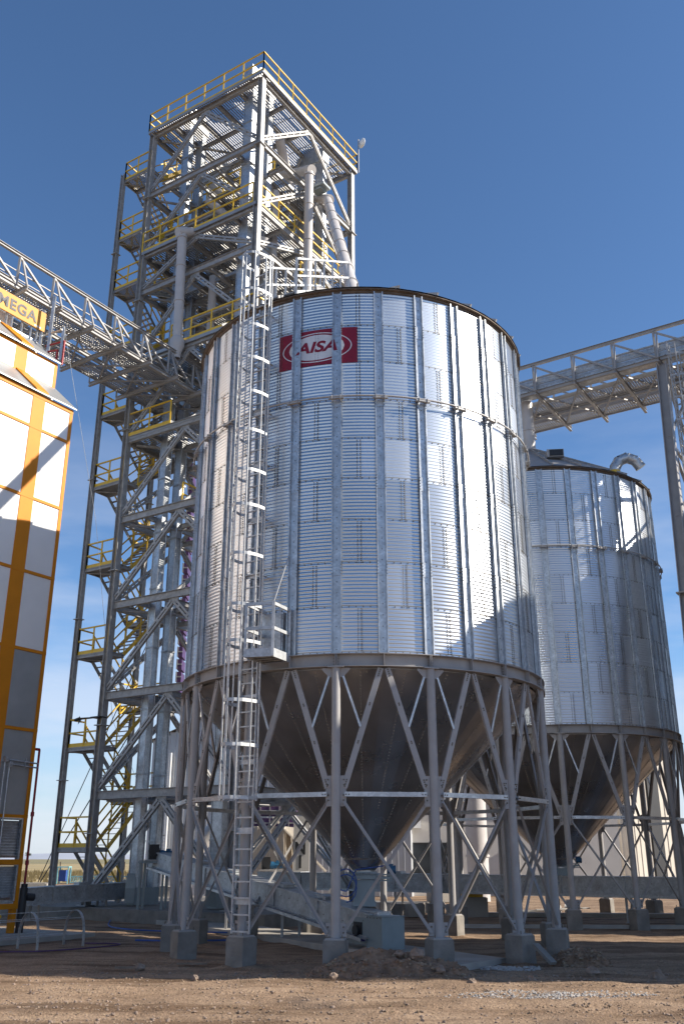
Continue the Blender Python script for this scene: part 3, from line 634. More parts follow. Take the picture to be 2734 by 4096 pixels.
    for s in (-0.45, 0.45):
        for h in (0.5, 1.02): rs.bar(a0+side*s+Z*h, a1+side*s+Z*h, 0.05, 0.05)
        rs.bar(a0+side*s, a1+side*s, 0.03, 0.12)
        for k in range(7): p = a0.lerp(a1, k/6)+side*s; rs.bar(p-Z*0.1, p+Z*1.05, 0.055, 0.055)
    for k in range(18): p = a0.lerp(a1, (k+0.5)/18); rs.bar(p-side*0.45, p+side*0.45, 0.14, 0.02)
    rs.build('roof_stair', LADG, t)
near_silo_extras(silo)
# elbow vent and hood on second silo
def elbow_vent(t):
    m = MB(); a = 0.66; b = rp_(a, 4.0, 15.30); out = rdir(a-0.1); p = [b+Z*0.12-out*0.0, b+Z*0.62+out*0.22, b+Z*0.98+out*0.42, b+Z*1.20+out*0.72, b+Z*1.22+out*1.08, b+Z*1.02+out*1.38, b+Z*0.72+out*1.48]
    rt = tdir(0.0); p = [b+Z*0.15, b+Z*0.42+rt*0.08, b+Z*0.68+rt*0.25, b+Z*0.80+rt*0.55, b+Z*0.68+rt*0.85, b+Z*0.42+rt*1.02]
    for q, r in zip(p[:-1], p[1:]):
        m.tube(q, r, 0.20, 16, caps=False)
        d = (r-q).normalized()*0.02; m.tube(r-d, r+d, 0.212, 16)
    m.tube(p[-1]+Z*0.08-rt*0.04, p[-1]-Z*0.0, 0.20, 16)
    v = m.build('vent_elbow', GALV, t)
    m = MB(); m.tube(b-Z*0.5, b+Z*0.25+rt*0.03, 0.22, 16); m.box(b+Z*0.12, (0.46, 0.46, 0.03)); m.build('vent_collar', YEL, v)
    m = MB(); h = rp_(0.13, 2.9, 16.42); m.box(h-Z*0.1, (0.62, 0.55, 0.30), -0.1); m.box(h+Vector((0, -0.28, -0.1)), (0.5, 0.06, 0.24), -0.1, 1); m.build('roof_hood', [DARKST, BLACK], t)
elbow_vent(silo2)

# ================================================================== DISCHARGE GATES UNDER THE HOPPERS
def gate(c, label):
    t = thing('slide_gate', label, 'slide gate', c+Z*0.40, 0.0, 'slide gates under the hoppers')
    m = MB(); m.box((0, 0, 1.305), (0.62, 0.62, 0.03)); m.box((0, 0, 1.19), (0.56, 0.56, 0.08)); m.box((0.16, 0, 1.18), (0.95, 0.44, 0.06)); m.box((0.16, 0, 1.245), (1.0, 0.5, 0.025)); m.box((0.16, 0, 1.115), (1.0, 0.5, 0.025))
    for k in range(8): m.dome((-0.18+k*0.15, -0.25, 1.26), (0, 0, 1), 0.014, 0.015, 1, 6)
    m.build('gate_frame', [GATEP, BOLT], t)
    m = MB(); m.tube((0.56, -0.1, 1.36), (0.72, -0.1, 1.36), 0.09, 14); m.tube((0.72, -0.1, 1.36), (0.76, -0.1, 1.36), 0.10, 14); m.box((0.64, -0.1, 1.45), (0.12, 0.12, 0.08)); m.build('gate_motor', BLUE, t)
    m = MB(); m.box((0, 0, 0.86), (0.50, 0.50, 0.48)); m.box((0, 0, 0.6), (0.56, 0.56, 0.1)); m.build('outlet_duct', GATEP, t)
    m = MB(); pts = []
    for k in range(25):
        a = 2*PI*k/12; pts.append(Vector((-0.42+0.24*math.sin(a), -0.34, 0.92-0.28*math.cos(a)+0.01*k)))
    pts += [Vector((-0.2, -0.34, 1.36)), Vector((0.3, -0.32, 1.42)), Vector((0.62, -0.15, 1.47))]; m.poly(pts, 0.014, 6); m.build('power_cable', BLUEC, t)
    return t
gate(C1, 'grey slide gate with a blue motor under the near silo hopper'); g2 = gate(C2+Z*0.20, 'slide gate on the level conveyor under the second silo hopper')

# ================================================================== GROUND CONVEYORS
def conveyor(name, a, b, w, h, label, cat='conveyor', hatches=(0.2, 0.5, 0.8), legs=(), tray=True, ground=0.0):
    """a,b: centre of trough top at both ends"""
    a = Vector(a); b = Vector(b); t = thing(name, label, cat, (a.x, a.y, 0), 0.0, 'chain conveyors at ground level'); L0 = a.copy(); L0.z = 0; a = a-L0; b = b-L0
    d = (b-a).normalized(); s = d.cross(Z).normalized(); n = s.cross(d).normalized(); dn = -n if n.z > 0 else n
    m = MB(); m.prof(a+dn*h/2, b+dn*h/2, [(-w/2, w/2, -h/2, h/2)])
    for sd in (-1, 1):
        m.prof(a+s*sd*(w/2+0.02)+dn*0.02, b+s*sd*(w/2+0.02)+dn*0.02, [(-0.02, 0.02, -0.02, 0.02)]); m.prof(a+s*sd*(w/2+0.02)+dn*(h-0.02), b+s*sd*(w/2+0.02)+dn*(h-0.02), [(-0.02, 0.02, -0.02, 0.02)])
    ln = (b-a).length; k = int(ln/2.4)
    for i in range(1, k+1):
        c = a.lerp(b, i/(k+1)); m.prof(c-d*0.02+dn*h/2, c+d*0.02+dn*h/2, [(-w/2-0.04, w/2+0.04, -h/2-0.02, h/2+0.02)])
    q = 0.25
    while q < ln:
        for sd in (-1, 1): m.dome(a+d*q+s*sd*w/2+dn*h*(0.35 if int(q*4) % 2 else 0.6), s*sd, 0.016, 0.012, 1, 6)
        q += 0.45
    m.build('trough', [CVG, BOLT], t)
    for f in hatches:
        m = MB(); c = a.lerp(b, f); m.prof(c-d*0.22+n*0.03, c+d*0.22+n*0.03, [(-w*0.32, w*0.32, -0.03, 0.03)]); m.prof(c-d*0.25+n*0.07, c+d*0.25+n*0.07, [(-w*0.37, w*0.37, -0.012, 0.012)]); m.build('hatch', CVG, t)
    for f in legs:
        for sd in (-1, 1):
            m = MB(); c = a.lerp(b, f)+s*sd*(w/2-0.02)+dn*h; m.bar(Vector((c.x, c.y, ground)), c, 0.07, 0.07); m.box((c.x, c.y, ground+0.01), (0.16, 0.16, 0.015)); m.build('support_leg', DARKST, t)
    if tray:
        sd = s if s.y < 0 else -s
        m = MB(); o_ = sd*(w/2+0.14)+dn*(h+0.05); m.prof(a+o_, b+o_, [(-0.07, 0.07, -0.005, 0.0), (-0.074, -0.07, -0.005, 0.07), (0.07, 0.074, -0.005, 0.07)])
        q = 0.15
        while q < ln: c = a+d*q+sd*(w/2+0.06)+dn*(h-0.02); m.bar(c, c+sd*0.16+dn*0.02, 0.012, 0.012); q += 0.3
        m.build('cable_tray', GALV, t)
        m = MB()
        for e in (-0.04, 0.0, 0.04): m.poly([a.lerp(b, i/10)+o_+sd*e+n*(0.02+0.012*math.sin(i*2+e*40)) for i in range(11)], 0.018, 6)
        m.build('cable_bundle', PURP, t)
    return t, a, b, d, s, n
dC = Vector((-0.517, 0.856, 0)).normalized()
cA = Vector((0.86, 22.95, 0)); cB = cA+dC*14.0
tcv, *_ = conveyor('chain_conveyor', (cA.x, cA.y, 0.84), (cB.x, cB.y, 2.25), 0.55, 0.52, 'inclined galvanised chain conveyor rising from beneath the near hopper', hatches=(0.17, 0.33, 0.55, 0.72), legs=(0.12, 0.30, 0.55, 0.8), ground=0.05)
def tail_box(p):
    t = thing('conveyor_tail_box', 'pale grey steel tail box at the low end of the inclined conveyor', 'tail box', p, math.atan2(dC.y, dC.x))
    m = MB(); m.box((-0.20, 0, 0.42), (0.62, 0.58, 0.64)); m.box((-0.20, 0, 0.75), (0.67, 0.63, 0.02)); m.box((-0.20, 0, 0.09), (0.67, 0.63, 0.02))
    m.box((-0.52, 0, 0.42), (0.02, 0.60, 0.60))
    for k in range(5):
        for s in (-1, 1): m.dome((-0.47+k*0.14, s*0.29, 0.71), (0, s, 0), 0.013, 0.012, 1, 6)
    m.build('housing', [GATEP, BOLT], t)
    m = MB(); m.box((0.5, 0, 0.42), (0.78, 0.56, 0.56)); m.build('side_guard', GATEP, t)
    m = MB(); m.box((0.48, 0.295, 0.42), (0.34, 0.02, 0.36)); m.tube((0.48, 0.30, 0.42), (0.48, 0.38, 0.42), 0.12, 14); m.build('bearing', BLACK, t)
    m = MB(); m.box((0.1, 0, 0.79), (0.5, 0.34, 0.06)); m.box((0.1, 0, 0.825), (0.54, 0.38, 0.015)); m.build('inspection_lid', GALV, t)
tail_box(cA+Z*0.05)
conveyor('chain_conveyor', tuple(C2-U*13.2+Z*1.50), tuple(C2+U*9+Z*1.42), 0.6, 0.60, 'level galvanised chain conveyor running under the second silo', hatches=(0.3, 0.45, 0.85), legs=(0.1, 0.3, 0.52, 0.7, 0.86))
conveyor('chain_conveyor', (-11.6, 33.6, 1.05), (-7.6, 38.3, 1.20), 0.55, 0.50, 'low galvanised chain conveyor between the dryer and the tower foot', hatches=(0.55, 0.9), legs=(0.25, 0.7))
# drive units
def drive(p, rz, label, group='geared drive motors'):
    t = thing('drive_motor', label, 'motor', p, rz, group)
    m = MB(); m.box((0, 0, 0.28), (0.34, 0.3, 0.5)); m.tube((0, -0.17, 0.32), (0, -0.22, 0.32), 0.2, 16); m.tube((0, 0.16, 0.3), (0, 0.2, 0.3), 0.17, 16); m.build('gearbox', BLACK, t)
    m = MB(); m.tube((0.17, 0, 0.2), (0.34, 0, 0.2), 0.15, 14); m.tube((0.34, 0, 0.2), (0.72, 0, 0.2), 0.12, 14)
    for k in range(10): a = 2*PI*k/10; m.box((0.53, 0.125*math.cos(a), 0.2+0.125*math.sin(a)), (0.34, 0.012, 0.012))
    m.box((0.5, 0, 0.35), (0.16, 0.14, 0.08)); m.build('motor_body', BLUE, t)
    m = MB(); m.box((0.2, 0, 0.01), (1.0, 0.5, 0.03)); m.build('mount_plate', DARKST, t); return t
drive(cB+dC*0.2+Z*1.95+Vector((-0.1, -0.45, 0)), 0.25, 'black gearbox and blue motor at the raised end of the inclined conveyor')
m = MB(); q = cB+dC*0.2
for dx, dy in ((-0.5, -0.6), (0.3, -0.6), (-0.5, 0.2), (0.3, 0.2)): m.bar((q.x+dx, q.y+dy, 0.05), (q.x+dx, q.y+dy, 1.95), 0.08, 0.08)
m.box((q.x-0.1, q.y-0.2, 1.90), (0.95, 0.95, 0.08)); tag(m.build('motor_stand', GATEP), 'grey four-legged stand under the raised conveyor drive', 'stand')
drive(C2-U*13.0+Z*1.55, 0.15, 'dark gearbox on the far end of the level conveyor, seen past the near hopper')

# ================================================================== SLABS, PLINTHS
m = MB(); sd = dC.cross(Z).normalized()
p0 = Vector((2.25, 19.75, 0)); p1 = Vector((3.35, 21.0, 0)); n = 30; vs = []
for i in range(n+1):
    for e, z in ((p0, 0.10), (p1, 0.10), (p1, -0.08), (p0, -0.08)): q = e+dC*(i*0.62); vs.append((q.x, q.y, z))
fs = []
for i in range(n): o = 4*i; fs += [(o, o+1, o+5, o+4), (o+1, o+2, o+6, o+5), (o+3, o, o+4, o+7)]
fs.append((0, 3, 2, 1)); m.add(vs, fs); setting(m.build('concrete_path', CONCL))
# earth shoulder along the slab
def strip(name, a, b, w, h, matr, label=None, cat=None):
    m = MB(); a = Vector(a); b = Vector(b); d = (b-a).normalized(); s = d.cross(Z); m.prof(a+Z*h/2, b+Z*h/2, [(-w/2, w/2, -h/2, h/2)]); return m.build(name, matr)
TB = Vector((-3.68, 33.27, 0))-U*6.82                             # tower corner B
def T(s, t, z=0.0): q = TB+U*s+V*t; return Vector((q.x, q.y, z))
m = MB(); m.box((0, 0, 0.14), (14.0, 11.0, 0.48), GA); o = m.build('tower_plinth', CONC, None, T(2.0, 4.5, 0.0)); setting(o)
setting(strip('kerb_strip', (4, 37.6, 0), (16, 36.4, 0), 0.5, 0.14, CONCL)); setting(strip('kerb_strip', (3, 31.5, 0), (14, 30.8, 0), 0.3, 0.10, CONCL))
m = MB(); m.box((0, 0, 0.05), (4.0, 5.5, 0.12), GA); setting(m.build('dryer_slab', CONCL, None, (-9.9, 26.6, 0)))
def block(p, d, rz, label, matr=CONCL):
    m = MB(); m.box((0, 0, d[2]/2), d, rz); m.box((0, 0, d[2]+0.01), (d[0]*0.92, d[1]*0.92, 0.02), rz); return tag(m.build('concrete_block', matr, None, p), label, 'concrete block', 'concrete blocks in the yard')
block((-13.9, 44.0, 0), (2.0, 1.0, 1.0), 0.1, 'pale concrete block at the foot of the guy wire, left of the tower'); block((-9.5, 46.5, 0), (3.2, 1.0, 0.8), 0.0, 'long low concrete block behind the tower stair')
for x, y, s, l in ((2.7, 37.4, 0.42, 'small dark concrete block behind the near hopper'), (4.8, 37.3, 0.66, 'large sunlit concrete block carrying a yellow machine base'), (5.0, 50.0, 0.9, 'pale sunlit block further back between the silos')): block((x, y, 0), (s*1.5, s, s), 0.3, l)
m = MB(); m.box((0, 0, 0.1), (0.8, 0.4, 0.2)); m.tube((-0.3, 0, 0.22), (0.3, 0, 0.22), 0.11, 14); tag(m.build('pump_unit', YEL, None, (4.8, 37.3, 0.68)), 'yellow machine on the large sunlit concrete block', 'machine')

# ================================================================== ELEVATOR TOWER
def rail_part(name, pts, parent, H=1.08, toe=True, closed=False, step=1.15, r=0.028, mt=None):
    m = MB(); pts = [Vector(p) for p in pts]
    for p, q in zip(pts[:-1], pts[1:]):
        k = max(1, round((q-p).length/step))
        for i in range(k+1): c = p.lerp(q, i/k); m.bar(c, c+Z*H, 2*r, 2*r)
        for h in (H, H*0.52): m.bar(p+Z*h, q+Z*h, 2*r, 2*r)
        if toe: m.prof(p+Z*0.08, q+Z*0.08, [(-0.006, 0.006, -0.08, 0.08)])
    return m.build(name, mt or YEL, parent)
def grate(m, a, du, dv, pitch=0.11, bw=0.045, h=0.03):
    """bars along dv, spread over du, from corner a"""
    n = int(du.length/pitch)
    for i in range(n+1): p = a+du*(i/n); m.bar(p, p+dv, bw, h)
    k = max(1, int(dv.length/0.9))
    for j in range(k+1): p = a+dv*(j/k)-Z*0.03; m.bar(p, p+du, 0.02, 0.03)
SW, TD = 6.82, 7.6
LV = [4.27, 8.03, 11.7, 15.42, 19.13, 22.9, 26.65, 28.7, 32.2, 35.85]
def tower():
    t = thing('elevator_tower', 'tall galvanised steel elevator tower with yellow railings and zigzag stairs', 'tower', T(0, 0, 0))
    off = Vector(t.location)
    def P(s, q, z): return T(s, q, z)-off
    for (s, q) in ((0, 0), (SW, 0), (SW, TD), (0, TD), (0, 3.5)):
        m = MB(); top = 36.0 if (s, q) != (0, 3.5) else 35.9
        m.ibeam(P(s, q, 0.3), P(s, q, top), 0.27, 0.27, 0.022, up=U)
        for z in (2.9, 6.9, 13.2, 19.6, 26.2, 32.0): m.box(P(s, q, z), (0.42, 0.42, 0.035), GA)
        m.box(P(s, q, 0.40), (0.5, 0.5, 0.04), GA); m.build('post', STEEL, t)
    for (q) in (0, 3.5):
        m = MB(); m.ibeam(P(-1.93, q, 0.3), P(-1.93, q, 34.4), 0.2, 0.2, 0.018, up=U)
        for z in (4.9, 11.4, 17.7, 24.0, 29.6): m.box(P(-1.93, q, z), (0.33, 0.33, 0.03), GA)
        m.build('post', STEEL, t)
    faces = (((0, 0), (SW, 0)), ((SW, 0), (SW, TD)), ((SW, TD), (0, TD)), ((0, TD), (0, 0)))
    for fi, (a, b) in enumerate(faces):
        for z in LV:
            p, q = P(*a, z), P(*b, z); d = (q-p).normalized()*0.15
            m = MB(); m.ibeam(p+d, q-d, 0.16, 0.30, 0.018); mid = p.lerp(q, 0.5); m.box(mid-Z*0.2, (0.5, 0.03, 0.36), GA+(fi % 2)*PI/2)
            m.build('beam', STEEL, t)
        lo = [0.6]+LV[:-1]
        for z0, z1 in zip(lo, LV):
            p, q = P(*a, z0+0.16), P(*b, z0+0.16); ap = P(*a, z1-0.22).lerp(P(*b, z1-0.22), 0.5); nrm = U if fi % 2 else V
            for e in (p, q):
                m = MB(); dd = (ap-e).normalized(); m.twin(e+dd*0.2, ap-dd*0.12, 0.11, 0.06, up=(ap-e).cross(nrm)); m.build('brace', DARKST if z1 < 20 else STEEL, t)
    lo = [0.6]+LV[:-1]                                            # inner frame on the middle line, both ways
    for z0, z1 in zip(lo, LV):
        if z1 < 15: continue
        for a, b in (((0.1, TD*0.5), (SW-0.1, TD*0.5)), ((SW*0.5, 0.1), (SW*0.5, TD-0.1))):
            ap = P(*a, z1-0.25).lerp(P(*b, z1-0.25), 0.5)
            for e in (a, b):
                m = MB(); m.bar(P(*e, z0+0.15), ap, 0.14, 0.14); m.build('inner_brace', STEEL, t)
    # floor framing and plan bracing at every level
    for i, z in enumerate(LV):
        m = MB(); zz = z-0.02
        for s in (SW*0.2, SW*0.4, SW*0.6, SW*0.8): m.ibeam(P(s, 0.12, zz), P(s, TD-0.12, zz), 0.12, 0.22, 0.016)
        [m.ibeam(P(0.12, TD*f, zz-0.015), P(SW-0.12, TD*f, zz-0.015), 0.12, 0.2, 0.016) for f in (0.25, 0.5, 0.75)]
        for a, b in (((0.3, 0.3), (SW*0.5, TD*0.48)), ((SW-0.3, 0.3), (SW*0.5, TD*0.48)), ((0.3, TD-0.3), (SW*0.5, TD*0.52)), ((SW-0.3, TD-0.3), (SW*0.5, TD*0.52))): m.bar(P(*a, z-0.18), P(*b, z-0.18), 0.09, 0.09)
        m.build('floor_frame', STEEL, t)
    plats = {35.85: [(-0.1, SW+0.25, -0.25, TD+0.2)], 32.2: [(0.9, SW-0.7, 2.0, TD-0.2)], 28.7: [(0.0, SW, -0.1, TD)], 26.65: [(0.1, SW-0.1, 1.2, TD-0.1)], 22.9: [(0.3, SW+0.2, -0.1, TD-0.1)], 19.13: [(0.1, SW-0.1, 0.0, 3.3)], 15.42: [(3.2, SW-0.1, 0.3, 3.0)], 11.7: [(3.8, SW-0.1, 0.3, 2.6)], 8.03: [(4.4, SW-0.1, 0.2, 2.2)]}
    for z, rs in plats.items():
        for (s0, s1, q0, q1) in rs:
            m = MB(); zz = z+0.16; holes = 1
            # leave the trunk openings free by splitting the grating into strips
            grate(m, P(s0, q0, zz), U*(s1-s0), V*(q1-q0), 0.125, 0.055, 0.03)
            for (a, b) in (((s0, q0), (s1, q0)), ((s0, q1), (s1, q1)), ((s0, q0), (s0, q1)), ((s1, q0), (s1, q1))): m.prof(P(*a, z+0.13), P(*b, z+0.13), [(-0.03, 0.03, -0.10, 0.06)])
            m.build('floor_grating', GRATE, t)
    for z, s0_, s1_, q0_, q1_ in ((34.2, 1.0, 4.2, 2.2, 6.6), (30.4, 0.3, 3.4, 1.0, 5.4), (24.8, 2.6, 6.5, 0.8, 4.6), (21.0, 0.4, 5.6, 2.0, 7.0)):
        m = MB()
        for q in (q0_, (q0_+q1_)/2, q1_): m.ibeam(P(s0_, q, z), P(s1_, q, z), 0.11, 0.18, 0.014)
        for q in (s0_, (s0_+s1_)/2, s1_): m.ibeam(P(q, q0_, z-0.01), P(q, q1_, z-0.01), 0.10, 0.15, 0.014)
        m.build('mezzanine_frame', STEEL, t)
        m = MB(); grate(m, P(s0_+0.1, q0_+0.1, z+0.12), U*((s1_-s0_)*0.55), V*(q1_-q0_-0.2), 0.125, 0.055, 0.03); m.build('floor_grating', GRATE, t)
        for (a, b) in (((s0_, q0_), (s1_, q1_)), ((s1_, q0_), (s0_, q1_))):
            m = MB(); m.bar(P(*a, z-0.1), P(*b, z-1.9), 0.10, 0.10); m.build('knee_brace', STEEL, t)
    for z0, z1 in ((28.9, 32.0), (32.4, 35.6), (23.1, 26.5)):
        for a, b in (((SW*0.28, 0.9), (SW*0.7, 3.4)), ((SW*0.9, 2.2), (SW*0.5, 4.4)), ((SW*0.3, 6.6), (SW*0.8, 5.0)), ((SW*0.15, 3.0), (SW*0.4, 6.4))):
            m = MB(); m.bar(P(*a, z0), P(*b, z1), 0.09, 0.12); m.build('knee_brace', STEEL, t)
    zt = 36.0; rail_part('handrail', [P(-0.1, -0.25, zt), P(SW+0.25, -0.25, zt), P(SW+0.25, TD+0.2, zt)], t, 1.12); rail_part('handrail', [P(SW+0.25, TD+0.2, zt), P(-0.1, TD+0.2, zt), P(-0.1, -0.25, zt)], t, 1.12)
    z = 28.86; rail_part('handrail', [P(0.0, -0.1, z), P(SW-0.2, -0.1, z)], t, 1.12); rail_part('handrail', [P(SW, 0.3, z), P(SW, TD, z), P(0.3, TD, z)], t, 1.12)
    z = 26.8; rail_part('handrail', [P(SW-0.1, 3.4, z), P(SW-0.1, TD, z)], t)
    z = 23.06; rail_part('handrail', [P(2.3, -0.1, z), P(SW+0.1, -0.1, z), P(SW+0.1, TD, z)], t)
    z = 19.3; rail_part('handrail', [P(0.1, -0.05, z), P(2.55, -0.05, z)], t); rail_part('handrail', [P(3.2, 3.2, 15.5), P(3.2, 0.3, 15.5)], t); rail_part('handrail', [P(4.4, 2.0, 8.2), P(4.4, 0.4, 8.2), P(6.4, 0.4, 8.2)], t)
    z = 32.36; rail_part('handrail', [P(0.9, 2.0, z), P(SW-0.7, 2.0, z)], t)
    # stair tower ---------------------------------------------------------------
    ZL = [2.40, 6.14, 9.86, 13.58, 17.33, 20.84, 24.17, 27.5, 30.4, 34.0]; s0, s1 = -1.93, 0.0; ta, tb = 0.85, 2.65
    def landing(z, q0, q1, parts):
        m = MB(); grate(m, P(s0+0.05, q0, z), U*(s1-s0-0.1), V*(q1-q0), 0.09, 0.045, 0.03); m.build('landing_grating', GRATE, t)
        m = MB()
        for a, b in (((s0, q0), (s1, q0)), ((s0, q1), (s1, q1)), ((s0+0.04, q0), (s0+0.04, q1)), ((s1-0.04, q0), (s1-0.04, q1))): m.chan(P(*a, z-0.08), P(*b, z-0.08), 0.05, 0.14, 0.01)
        m.bar(P(s0, q0, z-0.16), P((s0+s1)/2, q1, z-0.16), 0.05, 0.05); m.build('landing_frame', STEEL, t)
    def flight(sa, sb, qa, za, qb, zb, yel):
        m = MB(); n = 9; my = MB()
        for s in (sa, sb): (my if yel else m).prof(P(s, qa, za-0.05), P(s, qb, zb-0.05), [(-0.008, 0.008, -0.08, 0.08)])
        for i in range(n):
            f = (i+0.5)/n; c = P((sa+sb)/2, qa+(qb-qa)*f, za+(zb-za)*f); m.prof(c-U*(sb-sa)/2, c+U*(sb-sa)/2, [(-0.08, -0.035, -0.012, 0.012), (0.0, 0.05, -0.012, 0.012)])
        fl = m.build('stair_flight', STEEL if not yel else GRATE, t)
        for s in (sa, sb):
            for h in (1.0, 0.52): my.bar(P(s, qa, za+h), P(s, qb, zb+h), 0.05, 0.05)
            for f in (0.03, 0.5, 0.97): c = P(s, qa+(qb-qa)*f, za+(zb-za)*f); my.bar(c, c+Z*1.0, 0.05, 0.05)
        my.build('stair_rail', YEL, fl)
    prev = 0.42
    for k, z in enumerate(ZL):
        landing(z, 0, ta, None)
        rail_part('landing_rail', [P(s1-0.08, 0.02, z), P(s0+0.10, 0.02, z), P(s0+0.06, ta, z)], t, 1.1, step=0.95)
        zm = (prev+z)/2 if k else 0.42
        if k:
            landing(zm, tb, 3.5, None); rail_part('landing_rail', [P(s0+0.06, tb, zm), P(s0+0.1, 3.48, zm), P(s1-0.08, 3.48, zm)], t, 1.1, step=0.95)
            flight(s0+1.03, s1-0.06, ta, prev, tb, zm, True)
        flight(s0+0.06, s0+0.93, ta, z, tb, zm, False)
        prev = z
    landing(35.86, tb, 3.5, None); flight(s0+1.03, s1-0.06, ta, prev, tb, 35.86, True); rail_part('landing_rail', [P(s0+0.06, tb, 35.9), P(s0+0.1, 3.48, 35.9), P(s1-0.08, 3.48, 35.9)], t, 1.1, step=0.95)
    return t
tower()
def dish():
    t = thing('antenna_dish', 'small white antenna dish on a mast at the tower top corner', 'antenna', T(SW+0.3, TD+0.3, 36.0))
    m = MB(); m.tube((0, 0, 0), (0, 0, 2.2), 0.03, 8); m.build('mast', STEEL, t)
    m = MB(); m.lathe([(0.0, 0.0), (0.15, 0.02), (0.27, 0.08), (0.27, 0.1), (0.0, 0.06)], 16); o = m.build('dish', WHITE, t, (0.12, -0.1, 1.9)); o.rotation_euler = (0, 1.45, 0.6)
dish()
def camera_arm():
    m = MB(); p = T(0, -0.1, 7.2); m.tube(p, p-U*0.9-V*0.2, 0.03, 8); m.box(p-U*0.1, (0.5, 0.4, 0.05), GA); m.tube(p-U*0.95-V*0.2, p-U*1.15-V*0.25-Z*0.06, 0.06, 10); m.add([tuple(p-U*1.2+Z*0.15), tuple(p-U*1.25-Z*0.2), tuple(p-U*1.05-Z*0.02)], [(0, 1, 2)])
    tag(m.build('floodlight', BLACK), 'small black floodlight on an arm from the tower corner post', 'floodlight')
camera_arm()

# bucket elevators ---------------------------------------------------------------
def elevator(p, sep, w, d, label, ztop=36.9, ang=GA, zb=0.0):
    t = thing('bucket_elevator', label, 'bucket elevator', p, 0, 'bucket elevators inside the tower')
    for k in (0, 1):
        c = sep*k; m = MB(); m.box((c.x, c.y, (ztop+0.9+zb)/2), (w, d, ztop-0.9-zb), ang); z = 2.6+zb
        while z < ztop-0.5:
            m.box((c.x, c.y, z), (w+0.09, d+0.09, 0.025), ang); m.box((c.x, c.y, z+0.04), (w+0.09, d+0.09, 0.025), ang); z += 2.44
        for sx in (-1, 1):
            for sy in (-1, 1):
                e = Matrix.Rotation(ang, 3, 'Z') @ Vector((sx*(w/2+0.012), sy*(d/2+0.012), 0)); m.bar(c+e+Z*(1.0+zb), c+e+Z*(ztop-0.1), 0.035, 0.035)
        m.build('trunk', GALV, t)
    mid = sep*0.5; L_ = sep.length; a2 = math.atan2(sep.y, sep.x)
    m = MB(); m.box((mid.x, mid.y, 0.72+zb), (L_+w+0.04, d+0.06, 0.6), a2)
    q = sep.normalized()*-(w*0.7); m.add([(q.x*1.2-0.1, q.y*1.2-0.2, 1.0+zb), (q.x*1.2+0.25, q.y*1.2-0.2, 1.0+zb), (q.x+0.2, q.y, 1.5+zb), (q.x-0.15, q.y, 1.5+zb), (q.x*1.2-0.1, q.y*1.2-0.2, 0.5+zb), (q.x*1.2+0.25, q.y*1.2-0.2, 0.5+zb)], [(0, 1, 2, 3), (0, 4, 5, 1)]); m.build('boot', GATEP, t)
    m = MB(); m.box((mid.x, mid.y, ztop+0.25), (L_+w+0.15, d+0.15, 0.75), a2); c = mid-U*0 ; n = 10
    m.tube(Vector((mid.x, mid.y, ztop+0.6))-V*0 - (Matrix.Rotation(a2, 3, 'Z') @ Vector((0, (d+0.14)/2, 0))), Vector((mid.x, mid.y, ztop+0.6))+(Matrix.Rotation(a2, 3, 'Z') @ Vector((0, (d+0.14)/2, 0))), 0.45, 18); m.build('head', GALV, t)
    return t
elevator(Vector((-7.62, 36.88, 0)), V*0.92, 0.34, 0.30, 'slim pair of galvanised elevator trunks left in the tower', 36.6)
elevator(Vector((-4.30, 34.5, 0)), V*1.24, 0.46, 0.36, 'wide pair of galvanised elevator trunks by the near tower corner', 37.0)
elevator(Vector((-1.05, 38.0, 0)), -U*1.1, 0.42, 0.34, 'pair of galvanised elevator trunks near the right tower post', 35.2, zb=15.2)

# ================================================================== SPOUT PIPES
def spout(pts, r, label, elbow=True, rings=(), group='grain spout pipes'):
    t = thing('spout_pipe', label, 'pipe', (0, 0, 0), 0, group); P = [Vector(p) for p in pts]; t.location = (P[-1].x, P[-1].y, P[-1].z); o = P[-1].copy(); P = [p-o for p in P]
    for a, b in zip(P[:-1], P[1:]):
        m = MB(); m.tube(a, b, r, 18); ln = (b-a).length; k = int(ln/2.2)
        for i in range(1, k+1): c = a.lerp(b, i/(k+1)); d = (b-a).normalized()*0.03; m.tube(c-d, c+d, r+0.03, 18)
        m.build('pipe_run', PIPE, t)
    for i in range(1, len(P)-1):
        m = MB(); d0 = (P[i]-P[i-1]).normalized(); m.tube(P[i]-d0*0.25, P[i]+d0*0.25, r+0.035, 18); d1 = (P[i+1]-P[i]).normalized(); m.tube(P[i]+d1*0.28, P[i]+d1*0.34, r+0.04, 18); m.build('elbow', PIPE, t)
    return t
pl = lambda a, b, z: Vector((a*b, b, z))
spout([T(4.3, 3.0, 30.4), (-7.22, 35.0, 28.6), (-7.12, 35.1, 23.2)], 0.21, 'fat grey spout dropping straight down in front of the tower left bay')
m = MB(); m.lathe([(0.22, 0.0), (0.32, -0.15), (0.32, -0.45), (0.18, -0.8), (0.18, -1.05)], 20); tag(m.build('spout_valve', PIPE, None, (-7.12, 35.1, 23.2)), 'grey diverter pot at the foot of the left spout above the bridge', 'valve')
spout([T(4.2, 4.2, 34.4), (-1.55, 35.6, 32.6), (-1.56, 35.6, 18.6)], 0.21, 'straight vertical spout on the right face of the tower')
spout([T(5.0, 5.2, 33.6), (-0.70, 36.2, 31.4), (0.42, 24.3, 17.95)], 0.21, 'long slanting spout from the tower down to the near silo ridge')
spout([T(4.6, 3.4, 34.0), T(4.7, 3.5, 22.0)], 0.2, 'grey drop pipe inside the tower behind the near corner')
spout([T(6.2, 4.6, 29.0), T(6.3, 4.7, 18.0)], 0.22, 'short drop pipe behind the right tower spouts')
